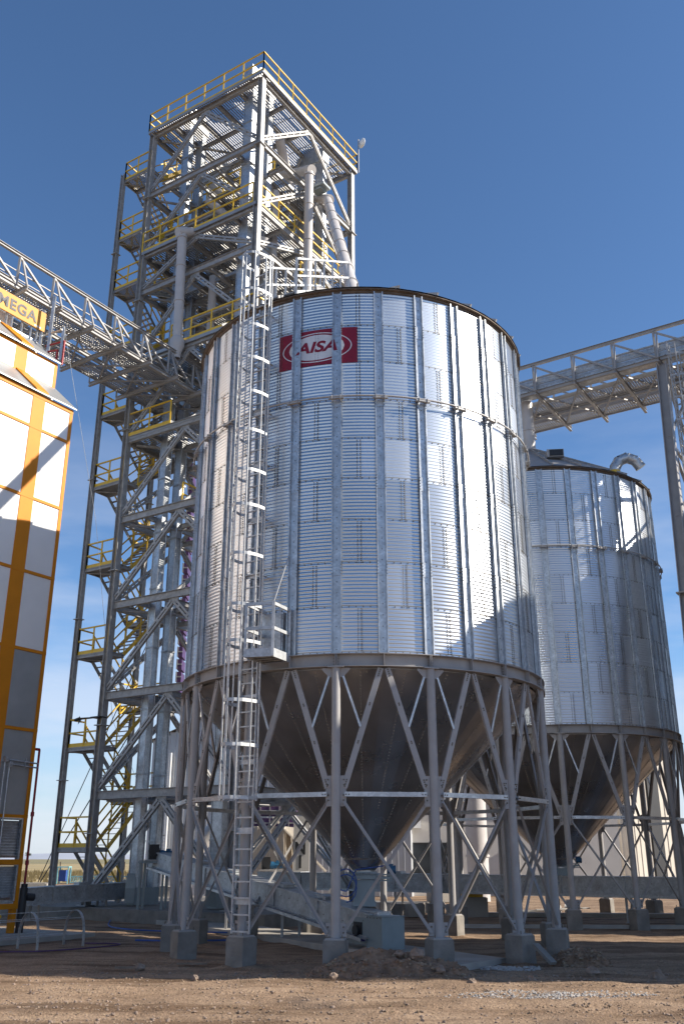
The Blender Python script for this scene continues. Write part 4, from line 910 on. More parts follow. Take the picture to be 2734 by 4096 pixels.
spout([T(6.4, 5.8, 27.5), T(6.4, 5.8, 18.0)], 0.2, 'thin drop pipe nearest the right tower post')
spout([T(3.0, 3.8, 33.8), T(2.2, 3.4, 31.0), T(2.2, 3.4, 24.5)], 0.24, 'grey pipe bending down in the middle of the tower')
spout([T(5.6, 6.2, 34.6), T(5.9, 6.6, 29.2)], 0.26, 'upper drop pipe near the back of the tower right bay')
spout([T(4.8, 6.4, 30.5), T(2.6, 5.0, 27.4)], 0.22, 'sloping cross pipe within the upper tower')
spout([C2+Vector((0.1, 0, 20.0)), C2+Vector((0.1, 0, 17.4))], 0.24, 'vertical spout from the right bridge to the second silo ridge')
spout([T(5.4, 1.6, 25.8), T(5.6, 2.4, 21.2)], 0.22, 'pipe stub slanting under the tower mid floor')
for (a, b, rr, l) in ((T(1.2, 2.2, 34.6), T(3.6, 3.6, 31.0), 0.2, 'sloping pipe under the top floor in the left half of the tower'), (T(2.4, 1.6, 32.0), T(5.0, 3.4, 29.0), 0.2, 'sloping pipe just above the yellow mid railing'),
                     (T(5.6, 3.0, 35.2), T(4.6, 6.0, 32.6), 0.24, 'sloping pipe high in the right bay of the tower'), (T(5.9, 2.4, 31.5), T(5.9, 2.4, 24.0), 0.17, 'slender drop pipe beside the wide elevator trunks'),
                     (T(1.4, 4.2, 27.8), T(3.8, 5.4, 23.6), 0.22, 'sloping pipe low in the tower behind the left spout'), (T(3.4, 1.2, 27.0), T(3.4, 1.2, 20.5), 0.18, 'drop pipe behind the bridge entry into the tower'),
                     (T(6.3, 1.2, 28.0), T(4.6, 2.0, 24.6), 0.2, 'short sloping pipe under the mid floor by the near corner')):
    spout([a, b], rr, l)
def gearbox_unit(p, rz, label):
    t = thing('slide_gate', label, 'slide gate', p, rz, 'slide gates in the tower'); m = MB(); m.box((0, 0, 0), (0.7, 0.6, 0.12)); m.box((0.1, 0, -0.12), (0.5, 0.45, 0.12)); m.build('gate_frame', GATEP, t)
    m = MB(); m.tube((0.4, 0, 0.1), (0.75, 0, 0.1), 0.1, 12); m.build('gate_motor', BLUE, t)
gearbox_unit((-1.0, 36.0, 31.9), GA+PI, 'grey gate with a blue motor at the elbow of the slanting spout'); gearbox_unit(T(4.3, 4.1, 34.8), GA, 'gate with a blue motor under the top floor of the tower'); gearbox_unit(T(2.2, 3.4, 31.6), GA, 'gate above the bent pipe in the middle of the tower')
# dark machinery hoppers and ducts on tower floors
def hopper_box(p, w, d, h, label, matr):
    m = MB(); w2, d2 = w*0.35, d*0.35; R3 = Matrix.Rotation(GA, 3, 'Z'); vs = []
    for z, a, b in ((h, w, d), (h*0.55, w, d), (0, w2, d2)):
        for sx, sy in ((-1, -1), (1, -1), (1, 1), (-1, 1)): vs.append(R3 @ Vector((sx*a/2, sy*b/2, z)))
    m.add(vs, [(3, 2, 1, 0)[::-1], (0, 1, 5, 4)[::-1], (1, 2, 6, 5)[::-1], (2, 3, 7, 6)[::-1], (3, 0, 4, 7)[::-1], (4, 5, 9, 8)[::-1], (5, 6, 10, 9)[::-1], (6, 7, 11, 10)[::-1], (7, 4, 8, 11)[::-1], (8, 9, 10, 11)])
    tag(m.build('hopper_box', matr, None, p), label, 'hopper', 'hoppers on the tower floors')
hopper_box(T(3.4, 3.0, 29.3), 1.7, 1.7, 2.0, 'dark steel hopper on the upper tower floor', DARKST); hopper_box(T(4.3, 5.6, 23.4), 2.0, 1.6, 2.2, 'galvanised hopper box on the middle tower floor', GALV)
hopper_box(T(2.6, 4.6, 19.6), 1.9, 1.8, 2.2, 'grey hopper low in the tower behind the bridge', GATEP)

# ================================================================== CONVEYOR BRIDGES
def bridge(name, p0, d, out, n, step, h, width, z, label, trough, near_over, rows):
    """near bottom chord through p0 along d; `out` points from the far side to the near side"""
    t = thing(name, label, 'bridge', (p0.x, p0.y, z), 0, 'overhead conveyor bridges')
    inn = -out
    def truss(w, hh, nm):
        m = MB(); a = inn*w; L_ = d*(n*step); m.ibeam(a, a+L_, 0.12, 0.16, 0.014); m.ibeam(a+Z*hh, a+L_+Z*hh, 0.12, 0.13, 0.014)
        for i in range(n+1):
            q = a+d*(i*step); m.bar(q+Z*0.08, q+Z*(hh-0.06), 0.075, 0.075)
            if i < n: m.bar(q+Z*(hh-0.08), q+d*step+Z*0.1, 0.07, 0.07)
        m.build(nm, PAINT, t)
        m = MB(); m.bar(a+Z*hh*0.5+inn*0.05, a+L_+Z*hh*0.5+inn*0.05, 0.035, 0.035); m.bar(a+Z*hh*0.28+inn*0.05, a+L_+Z*hh*0.28+inn*0.05, 0.03, 0.03); m.build('guard_rail', PAINT, t)
    truss(0.0, h, 'truss'); truss(rows[0], h, 'truss')
    for i in range(n+1):
        q = d*(i*step+0.12)-Z*0.16; a = q+out*near_over; b = q+inn*(width-near_over)
        m = MB(); m.ibeam(a, b, 0.11, 0.17, 0.014); m.build('cross_beam', PAINT, t)
        m = MB(); m.bar(a+Z*0.1+inn*0.05, q+Z*(0.16+h*0.9), 0.06, 0.06); m.build('outrigger', PAINT, t); m = MB(); m.bar(b+Z*0.1, b+Z*0.62+out*0.0, 0.05, 0.05); m.build('outrigger', PAINT, t)
    m = MB()
    for i in range(n):
        a = d*(i*step+0.12)-Z*0.10; b = d*((i+1)*step+0.12)-Z*0.10; w0, w1 = rows[0]+0.1, width-near_over-0.6
        m.bar(a+inn*0.2, b+inn*w1, 0.06, 0.06); m.bar(a+inn*w1-Z*0.05, b+inn*0.2-Z*0.05, 0.06, 0.05)
    m.build('wind_brace', PAINT, t)
    for (w0, w1) in rows[1]:
        m = MB(); a = inn*w0-Z*0.03; nb = int(n*step/0.10); L_ = d*(n*step)
        for i in range(nb): q = a+d*(i*0.10); m.bar(q, q+inn*(w1-w0), 0.05, 0.02)
        k = max(3, int((w1-w0)/0.11))
        for j in range(k+1): q = a+inn*((w1-w0)*j/k); m.bar(q-Z*0.012, q+L_-Z*0.012, 0.04, 0.018)
        m.build('walkway_grating', GRATE, t)
        m = MB()
        for w in (w0-0.03, w1+0.03): m.prof(inn*w, L_+inn*w, [(-0.02, 0.02, -0.08, 0.08)])
        m.build('edge_channel', PAINT, t)
    m = MB(); w = width-near_over-0.1; L_ = d*(n*step)
    for hh in (0.3, 0.62): m.bar(inn*w+Z*hh, L_+inn*w+Z*hh, 0.04, 0.04)
    m.build('guard_rail', PAINT, t)
    if trough:
        w0, w1, z0, z1 = trough; m = MB(); c = inn*((w0+w1)/2); L_ = d*(n*step); m.prof(c+Z*(z0+z1)/2, c+L_+Z*(z0+z1)/2, [(-(w1-w0)/2, (w1-w0)/2, -(z1-z0)/2, (z1-z0)/2)])
        m.prof(c+Z*z1, c+L_+Z*z1, [(-(w1-w0)/2-0.04, (w1-w0)/2+0.04, 0, 0.03)]); m.prof(c+Z*z0, c+L_+Z*z0, [(-(w1-w0)/2-0.04, (w1-w0)/2+0.04, -0.03, 0)])
        m.prof(c+Z*(z0+(z1-z0)*0.62), c+L_+Z*(z0+(z1-z0)*0.62), [(-(w1-w0)/2-0.02, (w1-w0)/2+0.02, -0.012, 0.012)])
        q = 0.3
        while q < n*step:
            for s in (-1, 1): m.dome(c+d*q+out*s*(w1-w0)/2+Z*(z0+0.1), out*s, 0.02, 0.015, 1, 6)
            q += 0.4
        m.build('conveyor_trough', [GALV, BOLT], t)
    return t
# left bridge runs along V over the dryer into the tower
nb0 = Vector((-6.49, 35.9, 0))-V*(1.55*14)
bridge('conveyor_bridge', nb0, V, U, 15, 1.55, 1.32, 3.64, 21.05, 'left steel lattice bridge crossing from above the dryer into the tower', None, 0.50, (1.53, [(0.12, 0.85), (1.95, 2.7)]))
# right bridge runs along U above the second silo
rb0 = Vector((7.93, 34.1, 0))-U*(1.65*5)
bridge('conveyor_bridge', rb0, U, -V, 12, 1.65, 1.30, 4.2, 19.98, 'right steel lattice bridge with a galvanised trough above the second silo', (0.18, 0.72, 0.12, 0.74), 0.33, (2.3, [(1.0, 1.9), (2.7, 3.5)]))
def motor_on_bridge():
    p = nb0+V*(1.55*5.2)-U*0.45+Z*21.1; drive(p, math.atan2(V.y, V.x), 'blue motor on the left bridge above the dryer sign')
motor_on_bridge()
def column():
    t = thing('bridge_column', 'tall splayed grey steel column frame carrying the right bridge', 'column', (12.2, 31.35, 0)); o = Vector(t.location)
    top = Vector((12.22, 31.3, 19.72)); a = top-V*2.45; a.z = 0.3; b0 = top+V*3.6; b = b0+V*2.0; b.z = 0.3
    for p, q in ((a, top), (b, b0)):
        m = MB(); m.ibeam(p-o, q-o, 0.36, 0.36, 0.03, up=U); mid = (p-o).lerp(q-o, 0.52); m.box(mid, (0.52, 0.52, 0.05), GA); m.build('post', PAINT, t)
    n = 6
    for i in range(n):
        f0, f1 = i/n, (i+1)/n
        m = MB(); m.bar(a.lerp(top, f0)-o, b.lerp(b0, f1)-o, 0.11, 0.11); m.build('brace', PAINT, t)
        m = MB(); m.bar(b.lerp(b0, f0)-o, a.lerp(top, f1)-o, 0.11, 0.11); m.build('brace', PAINT, t)
        m = MB(); m.bar(a.lerp(top, f1)-o-Z*0.2, b.lerp(b0, f1)-o-Z*0.2, 0.12, 0.12); m.build('tie_beam', PAINT, t)
    m = MB(); c = top-V*0.55-U*0.0+U*0.42; l = c-o
    for s in (-0.2, 0.2): m.bar(l+V*s*1.0+Z*(-19.4), l+V*s*1.0+Z*0.5, 0.05, 0.05)
    z = 0.4
    while z < 20: m.bar(l-V*0.2+Z*(z-19.72), l+V*0.2+Z*(z-19.72), 0.035, 0.035); z += 0.3
    m.build('ladder', DARKST, t)
    m = MB(); z = 2.5
    while z < 20:
        pts = [l+V*0.36*math.cos(PI*k/6)+U*(0.6*math.sin(PI*k/6))+Z*(z-19.72) for k in range(7)]
        for p, q in zip(pts[:-1], pts[1:]): m.bar(p, q, 0.01, 0.07)
        z += 0.9
    for k in (1, 3, 5): p = l+V*0.36*math.cos(PI*k/6)+U*(0.6*math.sin(PI*k/6)); m.bar(p+Z*(-17.2), p+Z*0.3, 0.04, 0.04)
    m.build('ladder_cage', DARKST, t)
column()

# ================================================================== GRAIN DRYER (left)
def dryer():
    P0 = Vector((-8.9, 27.66, 0)); t = thing('grain_dryer', 'tall white grain dryer with orange bands and louvred base at the left', 'grain dryer', P0); In = -U; Bk = -V
    def P(a, b, z): return Bk*a+In*b+Z*z          # a: along the facade towards the camera, b: depth
    LN = 13.0; DP = 5.6; ZE = 15.97; BD = [15.85, 14.73, 12.42, 10.10, 7.78, 5.50, 3.12, 1.93, 0.80]
    cols = [0.0, 1.16, 1.66, 3.3, 3.8, 5.4, 5.9, 7.5, 8.0, 9.6, 10.1, 11.7, 12.2]
    stripes = [(0.0, 0.12), (1.14, 1.62), (3.25, 3.37), (4.95, 5.43), (7.05, 7.17), (8.75, 9.23), (10.9, 11.02)]
    # sheet panels, slightly oil-canned
    rnd = random.Random(4); edges = [(0.12, 1.14), (1.62, 3.25), (3.37, 4.95), (5.43, 7.05), (7.17, 8.75), (9.23, 10.9), (11.02, 13.0)]
    for (a0, a1) in edges:
        for z1, z0 in zip(BD[:-1], BD[1:]):
            if z0 < 3.0: continue
            if a0 > 6: continue
            m = MB(); nx, nz = 10, 10; vs = []; ph = rnd.uniform(0, 20)
            for j in range(nz+1):
                for i in range(nx+1):
                    a = a0+(a1-a0)*i/nx; z = z0+0.05+(z1-z0-0.1)*j/nz; e = math.sin(PI*i/nx)*math.sin(PI*j/nz)
                    vs.append(P(a, -0.012*e*(0.4+1.4*noise.noise((a*0.9+ph, z*0.7, 0))), z))
            m.add(vs, [(j*(nx+1)+i, (j+1)*(nx+1)+i, (j+1)*(nx+1)+i+1, j*(nx+1)+i+1) for j in range(nz) for i in range(nx)], 0, True)
            m.build('wall_panel', WHITE if z1 > 10.0 else (DGREY if z1 < 9.9 else WHITE), t)  # lower rows grey, not white: the shade on them is put into the colour
    m = MB()                                                      # body behind the sheets
    def slab(m, a0, a1, b0, b1, z0, z1, mi=0):
        vs = [P(a, b, z) for a in (a0, a1) for b in (b0, b1) for z in (z0, z1)]; m.add(vs, [(0, 1, 3, 2), (4, 6, 7, 5), (0, 4, 5, 1), (2, 3, 7, 6), (0, 2, 6, 4), (1, 5, 7, 3)], mi)
    slab(m, 0.02, LN, 0.04, DP, 3.12, ZE-0.03); slab(m, 0.4, LN, 0.6, DP, 0.85, 3.12); slab(m, 0.02, LN, 1.08, DP, ZE, 18.0); m.build('casing', WHITE, t)
    for (a0, a1) in stripes:
        m = MB(); slab(m, a0, a1, -0.022, 0.035, 0.8, ZE-0.12); m.build('orange_stripe', ORAN, t)
    for z in BD:
        m = MB(); slab(m, 0.0, LN, -0.030, 0.03, z-0.045 if z > 2 and z < 15 else z-0.08, z+0.045 if z > 2 and z < 15 else z+0.06); m.build('orange_band', ORAN, t)
    for a in (0.0, 3.2, 6.5):
        m = MB(); slab(m, a+0.01, a+0.16, 0.0, 0.15, 0.05, 0.8); m.build('corner_post', ORAN, t)
    # louvre banks
    for (z0, z1) in ((1.93, 3.12), (0.86, 1.93)):
        for (a0, a1) in ((0.13, 1.6), (1.66, 3.24), (3.3, 4.9)):
            m = MB(); slab(m, a0, a0+0.06, -0.02, 0.1, z0+0.06, z1-0.05); slab(m, a1-0.06, a1, -0.02, 0.1, z0+0.06, z1-0.05); k = 13
            slab(m, a0+0.06, a1-0.06, -0.02, 0.1, z1-0.10, z1-0.05)
            for i in range(k):
                z = z0+0.1+(z1-z0-0.22)*(i+0.5)/k; p, q = P(a0+0.06, 0.05, z), P(a1-0.06, 0.05, z); m.prof(p, q, [(-0.055, 0.055, -0.004, 0.004)], up=(Z*0.8+In*0.6))
            m.build('louvre', GALV, t)
    # sloped eave, second tier, upper roof
    m = MB()
    def slope(b0, z0, b1, z1, a0, a1, th=0.03):
        vs = [P(a, b, z+e) for a in (a0, a1) for (b, z) in ((b0, z0), (b1, z1)) for e in (0, th)]; m.add(vs, [(0, 1, 3, 2), (4, 6, 7, 5), (0, 4, 5, 1), (2, 3, 7, 6), (0, 2, 6, 4), (1, 5, 7, 3)])
    slope(-0.13, ZE-0.06, 1.10, 17.05, -0.05, LN); slope(0.95, 17.98, 2.3, 19.2, -0.05, LN); m.build('sloped_roof', DGREY, t)
    m = MB(); slab(m, 0.0, LN, 1.072, 1.10, 17.0, 18.0); m.build('upper_wall', WHITE, t)
    m = MB(); slab(m, 0.0, LN, 1.060, 1.10, 17.9, 17.99); slab(m, 0.0, LN, 1.060, 1.10, 16.98, 17.06); slab(m, 0.0, 0.12, 1.06, 1.10, 17.06, 17.9); slab(m, 1.25, 1.72, 1.062, 1.10, 17.06, 17.9); slab(m, 4.95, 5.4, 1.062, 1.10, 17.06, 17.9)
    for b0, z0, b1, z1 in ((-0.14, ZE-0.02, 1.10, 17.09), (0.94, 18.02, 2.3, 19.24)):
        for a0 in (1.14, 4.95):
            vs = [P(a, b, z+e) for a in (a0, a0+0.48) for (b, z) in ((b0, z0), (b1, z1)) for e in (0, 0.06)]; m.add(vs, [(0, 1, 3, 2), (4, 6, 7, 5), (0, 4, 5, 1), (2, 3, 7, 6), (0, 2, 6, 4), (1, 5, 7, 3)])
    m.build('upper_trim', ORAN, t)
    m = MB(); slab(m, 0.0, LN, 2.28, DP, 18.0, 19.22); slab(m, 0.9, LN, 2.7, DP-0.4, 19.22, 20.7); m.build('penthouse', WHITE, t)
    # service rail and post on the roof, red pipes
    m = MB(); 
    for a in (0.1, 0.75, 1.4, 2.2, 3.0): m.bar(P(a, 2.3, 19.2), P(a, 2.3, 20.3), 0.06, 0.06)
    for h in (19.25, 19.75, 20.28): m.bar(P(0.1, 2.3, h), P(5, 2.3, h), 0.05, 0.05)
    m.build('roof_rail', GALV, t)
    m = MB(); m.bar(P(-0.05, 1.75, 18.7), P(-0.05, 1.75, 21.0), 0.10, 0.10); m.bar(P(-0.05, 2.25, 19.0), P(-0.05, 2.25, 20.6), 0.09, 0.09); m.bar(P(-0.1, 1.1, 18.2), P(-0.1, 1.1, 19.5), 0.09, 0.09)
    m.bar(P(-0.05, 1.1, 19.4), P(-0.05, 2.25, 19.5), 0.05, 0.05); m.build('roof_post', GALV, t)
    m = MB(); m.poly([P(-0.12, 1.0, 18.0), P(-0.12, 1.0, 18.95), P(-0.05, 1.9, 19.0)], 0.035, 8); m.poly([P(-0.02, 1.2, 18.2), P(-0.02, 1.2, 18.6), P(-0.02, 1.7, 18.7)], 0.035, 8); m.build('red_pipe', RED, t)
    m = MB(); m.poly([P(-0.25, 0.1, 5.0), P(-0.25, 0.1, 1.3)], 0.035, 8); m.poly([P(-0.02, 0.1, 5.0), P(-0.25, 0.1, 5.0)], 0.04, 8)
    for z in (3.2, 1.9): m.tube(P(-0.25, 0.1, z-0.06), P(-0.25, 0.1, z+0.06), 0.055, 8)
    m.build('red_pipe', RED, t)
    m = MB(); m.poly([P(-0.15, -0.02, 1.25), P(-0.13, -0.02, 0.05)], 0.11, 12); m.tube(P(-0.25, 0.1, 1.15), P(-0.25, 0.1, 1.35), 0.09, 12); m.tube(P(-0.45, -0.1, 1.0), P(-0.22, -0.05, 1.02), 0.10, 12); m.build('black_pipe', BLACK, t)
    m = MB(); m.tube(P(1.2, 0.3, 0.86), P(1.2, 0.3, 0.05), 0.11, 10); m.build('black_pipe', BLACK, t)
    m = MB(); m.tube(P(0.6, -0.1, 0.55), P(2.2, -0.1, 0.55), 0.05, 8); m.build('gas_pipe', YEL, t)
    # electrical conduits and boxes on the lower panel
    m = MB()
    for a, zt in ((1.02, 4.62), (0.86, 4.50)):
        m.poly([P(a, -0.06, 0.9), P(a, -0.06, zt)], 0.022, 8); m.poly([P(a, -0.06, zt), P(-0.12, -0.06, zt-0.04)], 0.022, 8); m.box(P(a, -0.07, zt), (0.12, 0.12, 0.14), GA)
    m.box(P(0.32, -0.05, 4.55), (0.03, 0.03, 0.3), GA); m.build('conduit', GALV, t)
    # sign
    sg = MB(); q0, q1, b = -0.12, 2.9, 2.2; slab(sg, q0, q1, b-0.02, b+0.02, 19.70, 20.45); s = sg.build('sign_board', SIGNO, t)
    m = MB()
    for a in (0.4, 1.2, 2.4): m.bar(P(a, b+0.05, 19.1), P(a, b+0.05, 20.4), 0.05, 0.05)
    m.build('sign_frame', GALV, s)
    me = text_mesh('MEGA', 0.56, 0.004, 0, 0.014, 1.12); me.materials.clear(); me.materials.append(SIGNB)
    lt = bpy.data.objects.new('lettering', me); sc.collection.objects.link(lt); lt.parent = s
    ex = V; nz_ = U; M4 = Matrix((( ex.x, 0, nz_.x, 0), (ex.y, 0, nz_.y, 0), (0, 1, 0, 0), (0, 0, 0, 1))); c = P(1.10, b-0.03, 20.05); M4.translation = c; lt.matrix_local = M4
    m = MB()
    for k in range(3): slab(m, 0.06+k*0.10, 0.13+k*0.10, b-0.03, b-0.022, 19.74, 19.80)
    m.build('small_mark', LWHT, s)
dryer()
def hoops():
    t = thing('ladder_cage', 'galvanised ladder safety cage lying on its side in the left yard', 'ladder cage', (-7.35, 23.9, 0), math.atan2(0.88, 0.62))
    def pt(x, i, n=16): a = PI*i/n; return Vector((x, 0.36*math.cos(a), 0.02+0.80*math.sin(a)**0.62))
    for x in (-1.35, 0.0, 1.35):
        m = MB(); pts = [pt(x, i) for i in range(17)]
        for p, q in zip(pts[:-1], pts[1:]): m.prof(p, q, [(-0.035, 0.035, -0.006, 0.006)], up=((p+q)/2-Vector((x, 0, 0.2))))
        m.build('hoop', GALV, t)
    for i in (1.2, 4, 8, 12, 14.8):
        m = MB(); p = pt(0, i); m.bar((-2.6, p.y*0.97, p.z-0.01), (1.38, p.y*0.97, p.z-0.01), 0.035, 0.012); m.build('cage_strap', GALV, t)
hoops()

# ================================================================== GUY WIRES, CABLES
def wire(pts, r, label, matr=BLACK, cat='cable', name='guy_wire'):
    m = MB(); m.poly([Vector(p) for p in pts], r, 5); tag(m.build(name, matr), label, cat)
wire([(-13.2, 43.8, 1.05), T(-0.6, 3.6, 9.0)], 0.025, 'dark guy wire from the concrete block up behind the tower stair'); wire([(-13.3, 43.8, 1.05), T(-0.9, 3.6, 12.0)], 0.02, 'second guy wire just left of the other one')
wire([(-9.6, 27.8, 19.3), (-8.9, 31.6, 13.5), T(0.9, -0.3, 7.0), T(2.6, -0.4, 4.6)], 0.007, 'thin pale wire slanting from the dryer roof to the tower', GALV)
def ground_cable(pts, r, label, matr):
    P = [Vector((x, y, 0.045)) for x, y in pts]; Q = []
    for i in range(len(P)-1):
        for k in range(6): f = k/6; a = P[max(0, i-1)]; b, c = P[i], P[i+1]; d = P[min(len(P)-1, i+2)]; Q.append(0.5*((2*b)+(c-a)*f+(2*a-5*b+4*c-d)*f*f+(3*b-a-3*c+d)*f**3))
    m = MB(); m.poly(Q+[P[-1]], r, 6); tag(m.build('power_cable', matr), label, 'cable', 'cables lying on the ground')
ground_cable([(-7.9, 34.6), (-7.0, 31.0), (-5.2, 29.4), (-2.8, 28.8), (-1.6, 29.0)], 0.022, 'blue cable curving across the ground behind the left footings', BLUEC)
ground_cable([(-5.3, 26.2), (-4.0, 26.0), (-2.6, 26.3)], 0.025, 'short blue cable end on the shaded dirt at the left', BLUEC)
ground_cable([(-8.6, 23.2), (-6.9, 23.1), (-5.5, 24.6), (-5.6, 25.2), (-6.4, 25.3)], 0.016, 'thin violet hose looping past the ladder cage', PURPP)

# ================================================================== BACKGROUND BUILDINGS
def ribbed(m, a, b, z0, z1a, z1b, pitch=0.35, mi=0, dep=0.05):
    a = Vector(a); b = Vector(b); d = b-a; n = int(d.length/pitch); dd = d.normalized(); nr = Vector((dd.y, -dd.x, 0))
    for i in range(n):
        f0, f1 = i/n, (i+1)/n; zt0 = z1a+(z1b-z1a)*f0; zt1 = z1a+(z1b-z1a)*f1; p = a+d*f0; q = a+d*f1; r = p.lerp(q, 0.75); s = p.lerp(q, 0.82); u_ = p.lerp(q, 0.93)
        seq = [(p, zt0), (r, zt0), (s+nr*dep, zt0), (u_+nr*dep, zt1), (q, zt1)]
        vs = [Vector((v.x, v.y, z0)) for v, _ in seq]+[Vector((v.x, v.y, z_)) for v, z_ in seq]; m.add(vs, [(k, k+1, 6+k, 5+k) for k in range(4)], mi)
def warehouse():
    t = thing('warehouse', 'large pale ribbed metal warehouse behind the tower', 'warehouse', (-11.5, 58, 0))
    o = Vector((-11.5, 58, 0)); A = Vector((0, 0, 0)); B = Vector((15.5, -1.0, 0)); C_ = Vector((9, 30, 0))
    m = MB(); ribbed(m, A, Vector((7.5, -0.5, 0)), 0, 8.8, 12.0); ribbed(m, Vector((7.5, -0.5, 0)), B, 0, 12.0, 8.8); m.add([(0, 0, 0), (0, 0, 8.8), (5, 30, 8.8), (5, 30, 0)], [(0, 1, 2, 3)]); m.add([(B.x, B.y, 0), (B.x, B.y, 8.8), (20, 29, 8.8), (20, 29, 0)], [(3, 2, 1, 0)]); m.build('wall', CLAD, t)
    m = MB(); m.add([(-0.3, -0.3, 8.7), (7.5, -0.8, 12.05), (12.5, 29, 12.05), (4.7, 30, 8.7)], [(0, 1, 2, 3)]); m.add([(7.5, -0.8, 12.05), (15.9, -1.3, 8.7), (20.4, 29, 8.7), (12.5, 29, 12.05)], [(0, 1, 2, 3)]); m.build('roof', DGREY, t)
    m = MB(); m.poly([Vector((1.2, -0.35, 0.4)), Vector((1.2, -0.35, 8.0))], 0.07, 8); m.build('downpipe', WHITE, t)
warehouse()
def office():
    t = thing('office_building', 'low plastered office building with a window, behind the silos', 'building', (0.8, 58, 0))
    m = MB(); m.box((7.0, 3, 2.6), (17.0, 6, 5.2)); m.build('wall', PLAST, t); m = MB(); m.box((7.0, 3, 5.3), (17.4, 6.4, 0.2)); m.build('roof', DGREY, t)
    m = MB(); ribbed(m, (-1.6, -0.05, 0), (15.4, -0.05, 0), 5.4, 7.2, 7.2, 0.3); m.build('roof_cladding', CLAD, t)
    m = MB(); m.box((4.4, -0.03, 1.95), (2.3, 0.1, 1.9)); w = m.build('window', BLACK, t); m = MB(); m.box((4.4, -0.09, 1.95), (2.1, 0.02, 1.7)); m.build('pane', GLASS, w)
    m = MB(); m.box((9.0, -0.03, 1.2), (1.1, 0.1, 2.4)); m.build('door', PLAST, t)
    for x, z in ((3.35, 4.05),):
        a = thing('air_conditioner', 'white air conditioner unit high on the office wall', 'air conditioner', (0.8+x, 57.7, z)); m = MB(); m.box((0, 0, 0), (0.95, 0.38, 0.7)); m.build('housing', WHITE, a)
        m = MB(); m.tube((-0.16, -0.19, -0.02), (-0.16, -0.21, -0.02), 0.26, 20); m.build('fan_grille', PIPE, a); me = text_mesh('BGH', 0.16, 0.004); me.materials.clear(); me.materials.append(BLUEC); l = link('lettering', me, a, (0.3, -0.2, 0.2)); l.rotation_euler = (PI/2, 0, 0)
office()
def metal_shed():
    t = thing('metal_shed', 'tall beige ribbed metal shed behind the second silo', 'shed', (15, 62, 0))
    m = MB(); ribbed(m, (-3.0, 1.0, 0), (3.2, 0, 0), 0, 9.2, 9.2, 0.5); ribbed(m, (3.2, 0, 0), (7.6, 3.6, 0), 0, 9.2, 9.2, 0.5); ribbed(m, (-3.0, 5.0, 0), (-3.0, 1.0, 0), 0, 9.2, 9.2, 0.5); m.build('wall', BEIGE, t)
    m = MB(); m.add([(-3.2, 0.8, 9.2), (3.3, -0.2, 9.2), (7.8, 3.5, 9.2), (4, 8, 10.6), (-3.2, 7, 10.6)], [(0, 1, 2, 3, 4)]); m.build('roof', DGREY, t)
    m = MB(); m.box((5.4, 1.7, 4.2), (0.1, 1.2, 7.0), 0.685+PI/2); m.build('doorway', BLACK, t)
metal_shed()
def low_shed():
    t = thing('low_shed', 'small beige shed with a lean-to roof seen through the left silo legs', 'shed', (-3.2, 48, 0))
    m = MB(); ribbed(m, (-2.2, 0, 0), (0.4, 0, 0), 0, 3.5, 3.5, 0.3); ribbed(m, (0.4, 0, 0), (0.9, 3, 0), 0, 3.5, 3.5, 0.3); m.build('wall', BEIGE, t)
    m = MB(); n = 12
    for i in range(n): y = i*0.25; m.prof((-0.2, y-0.2, 3.9), (2.4, y-0.2, 1.4), [(-0.11, 0.11, -0.02, 0.02), (-0.02, 0.02, 0.02, 0.05)], up=(1, 0, 1))
    m.build('roof', BEIGE, t)
low_shed()
def n1_panel():
    t = thing('marked_panel', 'pale vertical steel panel lettered N 1 behind the left silo legs', 'panel', (-1.80, 44.0, 0)); m = MB(); m.box((0, 0, 1.9), (0.72, 0.3, 3.8)); m.build('panel_sheet', PLAST, t)
    for ch, z in (('N', 2.42), ('1', 1.86)):
        me = text_mesh(ch, 0.72, 0.005, 0, 0.022); me.materials.clear(); me.materials.append(BLACK); l = link('lettering', me, t, (-0.05, -0.16, z)); l.rotation_euler = (PI/2, 0, 0); l.scale.x = 0.9
n1_panel()
def purple_stack(p, n, w, label):
    m = MB()
    for k in range(n):
        m.box((0, 0, 0.25+k*0.62), (w, 1.0, 0.5), mi=0); m.box((0, -0.52, 0.25+k*0.62), (w, 0.03, 0.06), mi=1)
        for x in range(int(w/0.5)+1): m.box((-w/2+x*0.5, -0.53, 0.25+k*0.62), (0.05, 0.04, 0.5), mi=1)
    tag(m.build('purple_duct', [PURPP, PAINT], None, p), label, 'duct', 'purple louvred ducts')
purple_stack((-4.6, 52, 2.9), 3, 4.4, 'purple louvred duct on the wall behind the left silo legs'); purple_stack((-8.0, 46.0, 9.5), 20, 0.24, 'tall narrow purple duct rising behind the tower')
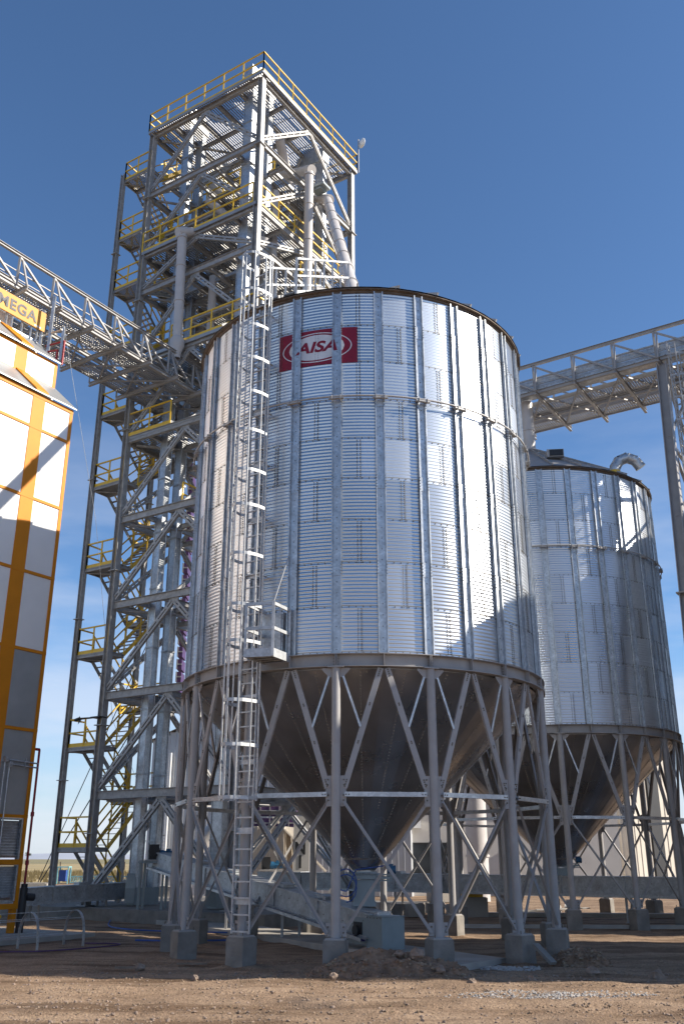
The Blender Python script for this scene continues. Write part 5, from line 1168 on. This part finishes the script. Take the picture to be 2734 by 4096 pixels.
# white round duct behind the silos, leaning brace
m = MB(); m.tube((0, 0, 0), (0, 0, 6.2), 0.55, 20); m.tube((0, 0, 2.1), (0, 0, 2.2), 0.62, 20); tag(m.build('round_duct', PIPE, None, (6.9, 50.5, 0)), 'white round vertical duct between the two silos', 'duct')
m = MB(); m.tube((-7.9, 46, 1.0), (-5.2, 46, 4.3), 0.35, 14); tag(m.build('sloping_duct', PIPE), 'sloping pale duct behind the conveyor drive', 'duct')
def boom():
    t = thing('lattice_boom', 'turquoise lattice boom lying in front of the dry grass field', 'boom', (-23.3, 86, 0.1)); m = MB(); L_ = 8.5; w = 0.3
    for y in (-w, w):
        for z in (0, 0.5): m.bar((0, y, z), (L_, y, z), 0.05, 0.05)
    n = 22
    for i in range(n):
        x0, x1 = L_*i/n, L_*(i+1)/n
        for y in (-w, w): m.bar((x0, y, 0), ((x0+x1)/2, y, 0.5), 0.035, 0.035); m.bar(((x0+x1)/2, y, 0.5), (x1, y, 0), 0.035, 0.035)
    m.build('lattice', TEAL, t); m = MB(); m.box((-0.7, 0, 0.55), (0.6, 0.7, 0.9)); m.build('winch_housing', BLUEC, t)
    m = MB()
    for x in (-1.1, -0.2):
        for y in (-0.4, 0.4): m.bar((x, y, -0.1), (x, y, 1.25), 0.08, 0.08)
    m.box((-0.65, 0, 1.25), (1.0, 0.9, 0.08)); m.build('winch_frame', TEAL, t)
boom()
def far_fence():
    t = thing('wire_fence', 'distant post and wire fence across the dry field', 'fence', (-60, 190, 0))
    for k in range(16):
        m = MB(); m.bar((k*6.0, k*0.8, 0), (k*6.0, k*0.8, 1.5), 0.16, 0.16); m.build('post', BARK, t)
    for h in (0.6, 1.0, 1.35):
        m = MB(); m.bar((0, 0, h), (90, 12, h), 0.02, 0.02); m.build('wire', DARKST, t)
far_fence()
m = MB()
for k in range(3): m.box((0, 0, 0.3+k*0.62), (2.4, 1.2, 0.55))
tag(m.build('brick_stack', BRICK, None, (-9.0, 60, 0)), 'stack of red bricks beyond the foot of the tower stair', 'bricks')
def barrels():
    for i, (x, y, r, l) in enumerate(((8.3, 39.6, 0.16, 'pale bucket lying on its side on the scrap boards'), (8.85, 39.4, 0.17, 'second bucket on the scrap boards'))):
        m = MB(); m.tube((x-0.15, y, r), (x+0.2, y-0.12, r), r, 14); m.tube((x+0.2, y-0.12, r), (x+0.22, y-0.13, r), r+0.015, 14); tag(m.build('bucket', WHITE), l, 'bucket', 'buckets behind the second silo')
barrels()
for i in range(5): board(6.6+i*0.55, 38.9+0.12*(i % 3), 1.6, 0.18, 0.04, 0.1*(i-2), ('grey scrap board flat on the ground behind the second silo', 'scrap board crossing the others behind the second silo', 'pale scrap board in the middle of the pile', 'scrap board under the buckets', 'rightmost scrap board by the block')[i], 0.03+0.04*i, matr=PLAST)
